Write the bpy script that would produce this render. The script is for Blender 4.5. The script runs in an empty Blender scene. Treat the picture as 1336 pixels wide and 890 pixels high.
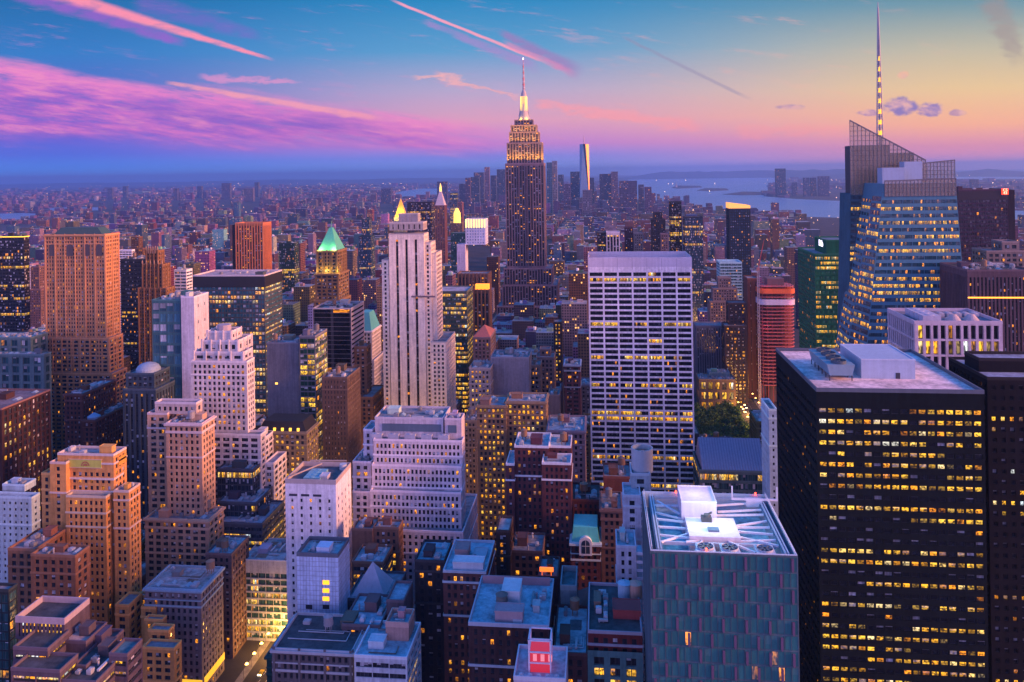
import bpy, math, random
import numpy as np
from mathutils import Matrix, Vector

scene = bpy.context.scene
random.seed(7)
rng = np.random.default_rng(7)

# ------------------------------------------------------------------ camera
EYE = Vector((0.0, 0.0, 260.0))
FPX, CX, YP = 1032.0, 668.0, 225.6          # focal length and principal point measured on the 1336 px photograph
TH = math.atan(112.0 / FPX)                 # the view is turned a little to the left of the avenues
ROLL = math.radians(0.9)
Fw = Vector((-math.sin(TH), math.cos(TH), 0)); Rt = Vector((math.cos(TH), math.sin(TH), 0)); Up = Vector((0, 0, 1))
cam = bpy.data.cameras.new("camera"); cam_o = bpy.data.objects.new("camera", cam); scene.collection.objects.link(cam_o)
cam.sensor_fit = 'HORIZONTAL'; cam.sensor_width = 36.0; cam.lens = 36.0 * FPX / 1336.0
cam.shift_y = -(445.0 - YP) / 1336.0
cam.clip_start = 1.0; cam.clip_end = 120000.0
cr, sr = math.cos(ROLL), math.sin(ROLL)
Rr = Rt * cr - Up * sr; Ur = Rt * sr + Up * cr
M = Matrix((Rr, Ur, -Fw)).transposed().to_4x4(); M.translation = EYE
cam_o.matrix_world = M
scene.camera = cam_o

def ray(x, y):
    a, b = x - CX, YP - y
    xc, yc = a * cr + b * sr, -a * sr + b * cr
    return Fw + Rt * (xc / FPX) + Up * (yc / FPX)
def at(x, y, D):                            # the point of the plane Y = D that stands at this place of the photograph
    d = ray(x, y); return EYE + d * (D / d.y)
def ground(x, y, z=0.0):
    d = ray(x, y); return EYE + d * ((z - EYE.z) / d.z)
def proj(P):
    P = np.asarray(P, float).reshape(-1, 3) - np.array(EYE)
    f = P @ np.array(Fw); f = np.where(f < 1, 1, f)
    xc, yc = FPX * (P @ np.array(Rt)) / f, FPX * P[:, 2] / f
    return np.stack([CX + xc * cr - yc * sr, YP - (xc * sr + yc * cr)], 1)

# ------------------------------------------------------------------ render settings
scene.render.engine = 'CYCLES'
cy = scene.cycles
cy.use_denoising = True
cy.max_bounces = 5; cy.diffuse_bounces = 2; cy.glossy_bounces = 3; cy.transmission_bounces = 2; cy.volume_bounces = 1; cy.transparent_max_bounces = 6
cy.sample_clamp_indirect = 4.0; cy.sample_clamp_direct = 12.0
cy.caustics_reflective = False; cy.caustics_refractive = False
scene.view_settings.view_transform = 'Standard'; scene.view_settings.look = 'None'
scene.view_settings.exposure = 0.27; scene.view_settings.gamma = 1.0
scene.view_settings.use_curve_mapping = False

SUN_EL, SUN_AZ = math.radians(16.0), math.radians(99.0)      # azimuth clockwise from +Y; the sunset is down the cross streets, to the right
SUN_STRENGTH, SUN_COL, SUN_SIZE = 5.0, (1.0, 0.42, 0.24), 12.0
SKY_GAIN = 1.0

# ------------------------------------------------------------------ node helper
class NT:
    def __init__(s, tree): s.t = tree; s.n = tree.nodes; s.l = tree.links
    def new(s, typ, **kw):
        nd = s.n.new(typ)
        for k, v in kw.items(): setattr(nd, k, v)
        return nd
    def put(s, sock, v):
        if isinstance(v, bpy.types.NodeSocket): s.l.new(v, sock)
        elif v is not None:
            if sock.type == 'RGBA' and not hasattr(v, '__len__'): v = (v, v, v, 1)
            elif sock.type == 'RGBA' and len(v) == 3: v = (*v, 1)
            sock.default_value = v
    def m(s, op, a, b=None, c=None, clamp=False):
        nd = s.new('ShaderNodeMath', operation=op, use_clamp=clamp)
        for i, v in enumerate((a, b, c)):
            if v is not None: s.put(nd.inputs[i], v)
        return nd.outputs[0]
    def vm(s, op, a, b=None):
        nd = s.new('ShaderNodeVectorMath', operation=op); s.put(nd.inputs[0], a)
        if b is not None: s.put(nd.inputs[1], b)
        return nd.outputs['Value'] if op == 'DOT_PRODUCT' else nd.outputs[0]
    def mix(s, f, a, b, blend='MIX'):
        nd = s.new('ShaderNodeMix', data_type='RGBA', blend_type=blend)
        s.put(nd.inputs[0], f); s.put(nd.inputs[6], a); s.put(nd.inputs[7], b)
        return nd.outputs[2]
    def ramp(s, f, stops, interp='LINEAR'):
        nd = s.new('ShaderNodeValToRGB'); nd.color_ramp.interpolation = interp
        e = nd.color_ramp.elements
        while len(e) < len(stops): e.new(0.5)
        for i, (p, c) in enumerate(stops):
            e[i].position = p; e[i].color = (*c, 1)
        s.put(nd.inputs[0], f); return nd.outputs[0]
    def rng(s, v, a, b, c=0.0, d=1.0, smooth=True):
        nd = s.new('ShaderNodeMapRange', interpolation_type='SMOOTHSTEP' if smooth else 'LINEAR')
        s.put(nd.inputs[0], v); nd.inputs[1].default_value = a; nd.inputs[2].default_value = b; nd.inputs[3].default_value = c; nd.inputs[4].default_value = d
        return nd.outputs[0]
    def noise(s, vec, scale, detail=3, rough=0.5, col=False):
        nd = s.new('ShaderNodeTexNoise'); s.put(nd.inputs['Vector'], vec)
        nd.inputs['Scale'].default_value = scale; nd.inputs['Detail'].default_value = detail; nd.inputs['Roughness'].default_value = rough
        return nd.outputs['Color' if col else 'Fac']
    def white(s, vec, w=None):
        nd = s.new('ShaderNodeTexWhiteNoise', noise_dimensions='4D'); s.put(nd.inputs['Vector'], vec)
        if w is not None: s.put(nd.inputs['W'], w)
        return nd.outputs
    def xyz(s, x, y, z=0.0):
        nd = s.new('ShaderNodeCombineXYZ')
        for i, v in enumerate((x, y, z)): s.put(nd.inputs[i], v)
        return nd.outputs[0]

def lin(r, g, b):
    f = lambda c: c / 12.92 if c <= 0.04045 else ((c + 0.055) / 1.055) ** 2.4
    return tuple(f(v / 255.0) for v in (r, g, b))

# ------------------------------------------------------------------ world: dusk sky by direction
world = bpy.data.worlds.new("World"); scene.world = world; world.use_nodes = True
T = NT(world.node_tree); T.n.clear()
d = T.new('ShaderNodeTexCoord').outputs['Generated']
dn = T.vm('NORMALIZE', d)
sep = T.new('ShaderNodeSeparateXYZ'); T.put(sep.inputs[0], dn)
dz = sep.outputs[2]
fwd = T.m('MAXIMUM', T.vm('DOT_PRODUCT', dn, tuple(Fw)), 0.12)
rgt = T.vm('DOT_PRODUCT', dn, tuple(Rt))
A = T.m('MULTIPLY_ADD', T.m('DIVIDE', rgt, fwd), 1032.0, 668.0)        # a chart of the southern sky: bearing ...
Bv = T.m('MULTIPLY', T.m('DIVIDE', dz, fwd), 1032.0)                     # ... and height above the horizon
el = T.m('ARCSINE', dz)
ep = T.m('MULTIPLY', Bv, 1 / 236.0, clamp=True)
S = lambda *st: [(p, lin(*c)) for p, c in st]
left = T.ramp(ep, S((0, (80, 150, 238)), (.06, (64, 130, 230)), (.14, (70, 98, 210)), (.24, (92, 84, 198)), (.45, (74, 92, 185)), (.7, (40, 112, 182)), (1, (16, 96, 156))))
midd = T.ramp(ep, S((0, (112, 160, 235)), (.09, (126, 130, 218)), (.16, (186, 122, 196)), (.29, (212, 148, 174)), (.46, (172, 156, 188)), (.68, (84, 146, 190)), (1, (14, 122, 176))))
rigt = T.ramp(ep, S((0, (236, 150, 170)), (.05, (236, 142, 164)), (.11, (226, 138, 152)), (.23, (242, 168, 126)), (.43, (222, 186, 134)), (.64, (184, 174, 148)), (.9, (104, 140, 152)), (1, (88, 130, 150))))
base = T.mix(T.rng(A, 60, 640), left, midd)
base = T.mix(T.rng(A, 640, 1290), base, rigt)
def over(base, mask, col): return T.mix(T.m('MULTIPLY', mask, 1.0, clamp=True), base, lin(*col))
st = T.xyz(T.m('MULTIPLY', A, 0.0032), T.m('ADD', T.m('MULTIPLY', Bv, 0.022), T.m('MULTIPLY', A, 0.0035)), 0)
n1 = T.noise(st, 1.6, 5, 0.6)
n2 = T.noise(st, 5.0, 4, 0.6)
nf = T.noise(T.xyz(T.m('MULTIPLY', A, 0.03), T.m('MULTIPLY', Bv, 0.09), 3.1), 1.0, 4, 0.6)
n3 = T.noise(T.xyz(T.m('MULTIPLY', A, 0.011), T.m('ADD', T.m('MULTIPLY', Bv, 0.07), T.m('MULTIPLY', A, 0.010)), 7.7), 1.5, 6, 0.68)
wob = T.m('MULTIPLY', T.m('SUBTRACT', n1, 0.5), 46.0)
Bw = T.m('ADD', Bv, wob)
# broad pink bank on the left, running down to the right
top = T.m('MULTIPLY_ADD', A, -0.150, 160.0); low = T.m('MULTIPLY_ADD', A, -0.052, 62.0)
bank = T.m('MULTIPLY', T.rng(T.m('SUBTRACT', top, Bw), -4, 16), T.rng(T.m('SUBTRACT', Bw, low), -16, 14))
bank = T.m('MULTIPLY', bank, T.rng(A, 520, 720, 1, 0))
tone = T.mix(T.rng(n2, 0.25, 0.78), lin(138, 76, 186), lin(222, 112, 182))
tone = T.mix(T.rng(T.m('SUBTRACT', top, Bw), 4, 40, 1, 0), tone, lin(232, 122, 184))
tone = T.mix(T.rng(n3, .50, .68, 0, .55), tone, lin(240, 142, 176))
tone = T.mix(T.rng(n3, .46, .30, 0, .5), tone, lin(104, 78, 186))
base = T.mix(T.m('MULTIPLY', bank, T.rng(n3, .28, .55, .45, .92)), base, tone)
wisp = T.m('MULTIPLY', T.m('MULTIPLY', T.rng(n3, .52, .72, 0, .32), T.rng(n1, .42, .62)), T.m('MULTIPLY', T.rng(Bv, 16, 60), T.rng(A, 1000, 1250, 1, .25)))
base = T.mix(wisp, base, T.mix(T.rng(A, 300, 1000), lin(214, 122, 182), lin(246, 164, 146)))
fold = T.m('MULTIPLY', T.rng(T.m('ABSOLUTE', T.m('SUBTRACT', Bw, T.m('MULTIPLY_ADD', A, -0.06, 98.0))), 2, 22, 1, 0), T.rng(A, 420, 560, 1, 0))
base = T.mix(T.m('MULTIPLY', fold, T.rng(n1, .42, .62, 0, .75)), base, lin(112, 76, 182))
def streak(x0, y0, x1, y1, w0, w1, col, amt, ragged=1.0, yh=232.0):
    """a contrail between two bearings / heights of the sky, w0 wide at its old end and w1 at its young one"""
    global base
    b0, b1 = 223 + (835 - x0) * .0157 - y0, 223 + (835 - x1) * .0157 - y1
    L = math.hypot(x1 - x0, b1 - b0); ux, ub = (x1 - x0) / L, (b1 - b0) / L
    al = T.m('ADD', T.m('MULTIPLY', T.m('SUBTRACT', A, x0), ux), T.m('MULTIPLY', T.m('SUBTRACT', Bv, b0), ub))
    ac = T.m('ADD', T.m('MULTIPLY', T.m('SUBTRACT', A, x0), -ub), T.m('MULTIPLY', T.m('SUBTRACT', Bv, b0), ux))
    ac = T.m('ABSOLUTE', T.m('ADD', ac, T.m('MULTIPLY', T.m('SUBTRACT', nf, 0.5), 5.0 * ragged)))
    tt = T.m('DIVIDE', al, L, clamp=True)
    w = T.m('MULTIPLY_ADD', tt, w1 - w0, w0)
    mk = T.m('SUBTRACT', 1.0, T.m('DIVIDE', ac, w), clamp=True)
    mk = T.m('MULTIPLY', T.rng(mk, 0, .75), T.rng(nf, .3, .55, 1 - .45 * min(1, ragged), 1))
    mk = T.m('MULTIPLY', mk, T.m('MULTIPLY', T.rng(al, -6, 12), T.rng(al, L - 30, L + 2, 1, 0)))
    base = T.mix(T.m('MULTIPLY', mk, amt), base, lin(*col))
streak(-60, -40, 250, 58, 22, 8, (146, 82, 186), .75, 2.2)
streak(-40, -45, 362, 79, 17, 2.5, (240, 134, 158), .95, .8)
streak(220, 108, 505, 157, 4, 7, (238, 150, 160), .75, 1.6)
streak(262, 101, 400, 107, 8, 3, (226, 138, 184), .6, 5)
streak(180, 0, 350, 50, 22, 8, (120, 84, 184), .45, 3)
streak(556, 28, 712, 92, 5, 12, (168, 120, 184), .55, 1.5)
streak(516, 1, 720, 84, 2.6, 3.0, (240, 150, 172), .9, .5)
streak(655, 42, 765, 98, 7, 15, (148, 112, 170), .75, 2)
streak(660, 55, 758, 100, 4, 8, (208, 128, 168), .7, 1.5)
streak(815, 48, 985, 132, 3, 3.5, (140, 130, 158), .5, .6)
streak(540, 102, 600, 99, 4, 3, (238, 166, 160), .7, 4)
streak(570, 98, 625, 114, 9, 6, (240, 164, 158), .7, 7)
streak(605, 108, 690, 130, 6, 4, (240, 158, 152), .55, 6)
streak(700, 134, 925, 168, 8, 14, (244, 146, 148), .6, 5)
streak(960, 172, 1120, 168, 12, 8, (246, 146, 140), .4, 5)
streak(1296, -5, 1336, 88, 26, 16, (150, 132, 128), .6, 7)
def puff(x, y, rx, ry, col, amt):
    global base
    b = 223 + (835 - x) * .0157 - y
    e2 = T.m('ADD', T.m('POWER', T.m('DIVIDE', T.m('SUBTRACT', A, x), rx), 2.0), T.m('POWER', T.m('DIVIDE', T.m('SUBTRACT', Bv, b), ry), 2.0))
    nn = T.noise(T.xyz(T.m('MULTIPLY', A, 0.05), T.m('MULTIPLY', Bv, 0.08), x * 0.37), 1.0, 4, 0.6)
    mk = T.rng(T.m('ADD', e2, T.m('MULTIPLY', T.m('SUBTRACT', nn, .5), 2.2)), .3, 1.1, 1, 0)
    base = T.mix(T.m('MULTIPLY', mk, amt), base, T.mix(T.rng(nn, .4, .65), lin(*col), lin(214, 160, 164)))
for a in ((1176, 139, 24, 13, (126, 106, 170), .95), (1216, 143, 20, 10, (130, 108, 172), .9), (1135, 147, 15, 5, (150, 112, 168), .8),
          (1251, 147, 13, 5, (150, 112, 160), .8), (1034, 140, 20, 4, (150, 118, 166), .7), (1180, 98, 8, 6, (232, 170, 140), .7)):
    puff(*a)
# away from the picture: deep blue overhead, rose lavender to the north behind the viewer, orange glow in the west
zen = tuple(1.0 * v for v in lin(0, 128, 232))
hi = T.rng(el, 0.23, 0.75)
base = T.mix(hi, base, zen)
back = T.ramp(T.m('DIVIDE', el, 1.2, clamp=True), S((0, (206, 164, 206)), (.13, (222, 178, 214)), (.34, (60, 104, 215)), (1, (0, 132, 240))))
back = T.mix(T.rng(el, .55, .12), back, tuple(2.6 * v for v in lin(178, 158, 226)))
base = T.mix(T.rng(T.vm('DOT_PRODUCT', dn, tuple(Fw)), 0.45, -0.05), base, back)
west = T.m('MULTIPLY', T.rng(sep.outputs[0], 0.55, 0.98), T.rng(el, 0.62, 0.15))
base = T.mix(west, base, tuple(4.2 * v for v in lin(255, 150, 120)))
base = T.mix(T.rng(el, 0.0, -0.08), base, lin(46, 60, 110))
nish = T.new('ShaderNodeTexSky', sky_type='NISHITA'); nish.sun_disc = False
nish.sun_elevation = SUN_EL; nish.sun_rotation = SUN_AZ; nish.altitude = 260
bg1 = T.new('ShaderNodeBackground'); T.put(bg1.inputs[0], nish.outputs[0]); bg1.inputs[1].default_value = 0.0
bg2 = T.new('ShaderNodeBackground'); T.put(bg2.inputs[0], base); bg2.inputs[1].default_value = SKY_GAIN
add = T.new('ShaderNodeAddShader'); T.l.new(bg1.outputs[0], add.inputs[0]); T.l.new(bg2.outputs[0], add.inputs[1])
T.l.new(add.outputs[0], T.new('ShaderNodeOutputWorld').inputs[0])
bg1.inputs[1].default_value = 0.004

sun = bpy.data.lights.new("sun", 'SUN'); sun.energy = SUN_STRENGTH; sun.color = SUN_COL; sun.angle = math.radians(SUN_SIZE)
sun_o = bpy.data.objects.new("sun", sun); scene.collection.objects.link(sun_o)
to_sun = Vector((math.sin(SUN_AZ) * math.cos(SUN_EL), math.cos(SUN_AZ) * math.cos(SUN_EL), math.sin(SUN_EL)))
sun_o.rotation_euler = to_sun.to_track_quat('Z', 'Y').to_euler()

# ------------------------------------------------------------------ materials
def mat(name):
    m = bpy.data.materials.new(name); m.use_nodes = True
    t = NT(m.node_tree); t.n.clear()
    t.out = t.new('ShaderNodeOutputMaterial'); t.b = t.new('ShaderNodeBsdfPrincipled')
    t.l.new(t.b.outputs[0], t.out.inputs[0])
    return m, t
def objcol(t): return t.new('ShaderNodeObjectInfo').outputs['Color']
def attr(t, name, kind='OBJECT', out='Fac'):
    nd = t.new('ShaderNodeAttribute', attribute_type=kind, attribute_name=name); return nd.outputs[out]

def surface(name, rough, lo, hi, big=0.02, fine=0.6, metal=0.0, streaks=True, spec=.3):
    m, t = mat(name)
    p = t.new('ShaderNodeTexCoord').outputs['Object']
    a = t.noise(p, big * 3, 4, .6); b = t.noise(p, fine, 3, .6)
    f = t.m('ADD', t.m('MULTIPLY', a, .55), t.m('MULTIPLY', b, .45))
    if streaks:
        sp = t.new('ShaderNodeMapping'); t.put(sp.inputs[0], p); sp.inputs['Scale'].default_value = (1, 1, .06)
        f = t.m('ADD', t.m('MULTIPLY', f, .6), t.m('MULTIPLY', t.noise(sp.outputs[0], .7, 3, .6), .4))
    v = t.rng(f, .3, .7, lo, hi, smooth=False)
    c = t.mix(1.0, objcol(t), t.xyz(v, v, v), 'MULTIPLY')
    t.put(t.b.inputs['Base Color'], c); t.b.inputs['Roughness'].default_value = rough; t.b.inputs['Metallic'].default_value = metal
    t.b.inputs['Specular IOR Level'].default_value = spec
    return m
M_WALL = surface('masonry', .9, .5, 1.35, spec=.1)
M_ROOF = surface('roofing', .8, .32, 1.5, big=.045, fine=.5, streaks=False)
M_PLAIN = surface('painted_metal', .5, .8, 1.15, streaks=True)
M_STONE = surface('carved_stone', .75, .8, 1.15)

def curtain():
    """glass whose panes are known by their UV cell: some lit, some with blinds, the rest dark and mirroring the sky"""
    m, t = mat('window_glass')
    uv = t.new('ShaderNodeUVMap', uv_map='UVMap').outputs[0]
    s = t.new('ShaderNodeSeparateXYZ'); t.put(s.inputs[0], uv); u, v = s.outputs[0], s.outputs[1]
    cu, cv = t.m('FLOOR', u), t.m('FLOOR', v); lu, lv = t.m('FRACT', u), t.m('FRACT', v)
    oi = t.new('ShaderNodeObjectInfo')
    seed = t.m('MULTIPLY', oi.outputs['Random'], 91.0)
    h = t.white(t.xyz(cu, cv, 1.0), seed); hc = t.new('ShaderNodeSeparateColor'); t.put(hc.inputs[0], h['Color'])
    g = t.white(t.xyz(t.m('FLOOR', t.m('MULTIPLY', cu, .22)), cv, 9.0), seed)['Value']
    row = t.white(t.xyz(5.0, cv, 4.0), seed)['Value']
    lit = attr(t, 'lit')
    p = t.m('MULTIPLY', lit, t.m('ADD', .12, t.m('ADD', t.m('MULTIPLY', g, .9), t.m('MULTIPLY', row, .9))))
    prow = t.m('MULTIPLY_ADD', t.m('MULTIPLY', t.m('LESS_THAN', row, t.m('MULTIPLY', lit, 1.3)), t.m('LESS_THAN', g, .88)), .9, .035)
    rw = attr(t, 'rows')
    p = t.m('ADD', t.m('MULTIPLY', p, t.m('SUBTRACT', 1.0, rw)), t.m('MULTIPLY', prow, rw))
    on = t.m('LESS_THAN', h['Value'], p)
    spn = attr(t, 'spandrel')
    glassy = t.m('GREATER_THAN', lv, spn)
    frame = t.m('MULTIPLY', t.m('MULTIPLY', t.m('GREATER_THAN', lu, .07), t.m('LESS_THAN', lu, .93)), t.m('MULTIPLY', t.m('GREATER_THAN', lv, t.m('ADD', spn, .06)), t.m('LESS_THAN', lv, .95)))
    inside = t.noise(t.xyz(t.m('MULTIPLY', u, 3.1), t.m('MULTIPLY', v, 2.3), seed), 1.0, 2, .5)
    ceil = t.rng(lv, .35, .95, .55, 1.25)
    br = t.m('MULTIPLY', t.m('MULTIPLY', t.rng(inside, .36, .62, .10, 1.4), ceil), t.m('MULTIPLY_ADD', t.m('POWER', hc.outputs[1], 1.6), 1.25, .16))
    warm = t.ramp(hc.outputs[0], [(0, (1.0, .30, .015)), (.25, (1.0, .44, .02)), (.75, (1.0, .56, .05)), (.93, (1.0, .74, .36)), (1, (.75, .9, 1.0))])
    E = t.m('MULTIPLY', t.m('MULTIPLY', t.m('MULTIPLY', on, frame), glassy), br)
    blind = t.m('MULTIPLY', t.m('MULTIPLY', t.m('GREATER_THAN', hc.outputs[2], .74), glassy), t.m('GREATER_THAN', lv, t.m('MULTIPLY_ADD', hc.outputs[1], .8, .1)))
    gc = t.mix(t.m('MULTIPLY', blind, attr(t, 'blinds')), oi.outputs['Color'], (.50, .52, .58))  # blinds, toned pale blue to stand for reflected sky as well
    stk = t.noise(t.xyz(t.m('MULTIPLY', u, 2.7), t.m('MULTIPLY', v, .45), 2.0), 1.0, 3, .6)  # vertical streaks of pane tint, painted in place of wavy reflections
    vary = attr(t, 'vary')
    tv = t.m('MULTIPLY_ADD', t.m('SUBTRACT', t.m('MULTIPLY', t.rng(h['Value'], 0, 1, .45, 1.5, smooth=False), t.rng(stk, .3, .7, .35, 1.7)), 1.0), vary, 1.0)
    gc = t.mix(1.0, gc, t.xyz(tv, tv, tv), 'MULTIPLY')
    fr = attr(t, 'mullion')
    gc = t.mix(t.m('MULTIPLY', t.m('SUBTRACT', 1.0, frame), fr), gc, (.10, .10, .11))
    gc = t.mix(t.m('SUBTRACT', 1.0, glassy), gc, (.035, .033, .036))
    t.put(t.b.inputs['Base Color'], gc); t.b.inputs['Roughness'].default_value = .16
    t.put(t.b.inputs['Specular IOR Level'], attr(t, 'shine'))
    bp = t.new('ShaderNodeBump'); bp.inputs['Strength'].default_value = .25; bp.inputs['Distance'].default_value = .25
    t.put(bp.inputs['Height'], t.m('ADD', h['Value'], t.m('MULTIPLY', t.noise(t.new('ShaderNodeTexCoord').outputs['Object'], .25, 2, .5), 4.0)))
    t.put(t.b.inputs['Normal'], bp.outputs[0])
    t.put(t.b.inputs['Emission Color'], warm); t.put(t.b.inputs['Emission Strength'], t.m('MULTIPLY', t.m('MINIMUM', E, 1.05), 1.45))
    m.cycles.emission_sampling = 'NONE'
    return m
M_GLASS = curtain()

def lampmat(name, strength, sampling='AUTO'):
    m, t = mat(name)
    t.put(t.b.inputs['Base Color'], objcol(t)); t.put(t.b.inputs['Emission Color'], objcol(t)); t.b.inputs['Emission Strength'].default_value = strength
    m.cycles.emission_sampling = sampling
    return m
M_LAMP = lampmat('lamp_glow', 7.0, 'NONE')
M_SIGN = lampmat('lit_sign', 1.6, 'NONE')

def city_wall():
    m, t = mat('city_wall')
    uv = t.new('ShaderNodeUVMap', uv_map='UVMap').outputs[0]
    s = t.new('ShaderNodeSeparateXYZ'); t.put(s.inputs[0], uv); u, v = s.outputs[0], s.outputs[1]
    cu, cv = t.m('FLOOR', u), t.m('FLOOR', v); lu, lv = t.m('FRACT', u), t.m('FRACT', v)
    win = t.m('MULTIPLY', t.m('MULTIPLY', t.m('GREATER_THAN', lu, .24), t.m('LESS_THAN', lu, .76)), t.m('MULTIPLY', t.m('GREATER_THAN', lv, .26), t.m('LESS_THAN', lv, .8)))
    h = t.white(t.xyz(cu, cv, 2.0), 3.0); hc = t.new('ShaderNodeSeparateColor'); t.put(hc.inputs[0], h['Color'])
    grp = t.white(t.xyz(t.m('FLOOR', t.m('MULTIPLY', cu, .1)), t.m('FLOOR', t.m('MULTIPLY', cv, .3)), 7.0), 5.0)['Value']
    on = t.m('MULTIPLY', win, t.m('LESS_THAN', h['Value'], t.m('MULTIPLY', t.m('POWER', grp, 4.0), .20)))
    tint = attr(t, 'tint', 'GEOMETRY', 'Color')
    nz = t.noise(t.new('ShaderNodeTexCoord').outputs['Object'], .11, 4, .6)
    vv = t.rng(nz, .3, .7, .7, 1.25, smooth=False)
    c = t.mix(1.0, tint, t.xyz(vv, vv, vv), 'MULTIPLY')
    c = t.mix(win, c, (.022, .024, .032))
    t.put(t.b.inputs['Base Color'], c); t.put(t.b.inputs['Roughness'], t.m('MULTIPLY_ADD', win, -.6, .85)); t.b.inputs['Specular IOR Level'].default_value = .35
    t.put(t.b.inputs['Emission Color'], t.ramp(hc.outputs[0], [(0, (1.0, .42, .10)), (.6, (1.0, .66, .22)), (.9, (1.0, .85, .6)), (1, (.8, .9, 1))]))
    t.put(t.b.inputs['Emission Strength'], t.m('MULTIPLY', on, t.m('MULTIPLY_ADD', hc.outputs[1], 1.8, .4)))
    m.cycles.emission_sampling = 'NONE'
    return m
def city_roof():
    m, t = mat('city_roof')
    p = t.new('ShaderNodeTexCoord').outputs['Object']
    tint = attr(t, 'tint', 'GEOMETRY', 'Color')
    n = t.rng(t.noise(p, .09, 5, .65), .3, .7, .45, 1.4, smooth=False)
    t.put(t.b.inputs['Base Color'], t.mix(1.0, tint, t.xyz(n, n, n), 'MULTIPLY')); t.b.inputs['Roughness'].default_value = .8
    return m
M_CITY, M_CROOF = city_wall(), city_roof()

def flat(name, c0, c1, scale, rough=.9, bump=0.0, spec=.3):
    m, t = mat(name)
    p = t.new('ShaderNodeTexCoord').outputs['Object']
    n = t.noise(p, scale, 6, .65)
    t.put(t.b.inputs['Base Color'], t.mix(t.rng(n, .35, .65), c0, c1)); t.b.inputs['Roughness'].default_value = rough
    t.b.inputs['Specular IOR Level'].default_value = spec
    if bump:
        bp = t.new('ShaderNodeBump'); bp.inputs['Strength'].default_value = bump; t.put(bp.inputs['Height'], t.noise(p, scale * 7, 4, .6)); t.put(t.b.inputs['Normal'], bp.outputs[0])
    return m
M_GROUND = flat('asphalt', (.028, .028, .032), (.055, .052, .055), .02)
M_LAND = flat('far_land', (.03, .04, .04), (.07, .06, .065), .002)
M_HILL = flat('wooded_hills', (.018, .028, .03), (.03, .04, .045), .0006)
M_WATER = flat('harbour_water', (.13, .24, .40), (.17, .28, .44), .001, rough=.40, bump=.05, spec=.5)
M_LEAF = flat('leaves', (.03, .075, .022), (.08, .16, .045), .35)
M_BARK = flat('bark', (.05, .035, .025), (.09, .07, .05), 1.0)
M_PAVE = flat('pavement', (.16, .15, .15), (.24, .23, .22), .3)
M_GRASS = flat('lawn', (.02, .05, .02), (.04, .08, .03), .2)

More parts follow.
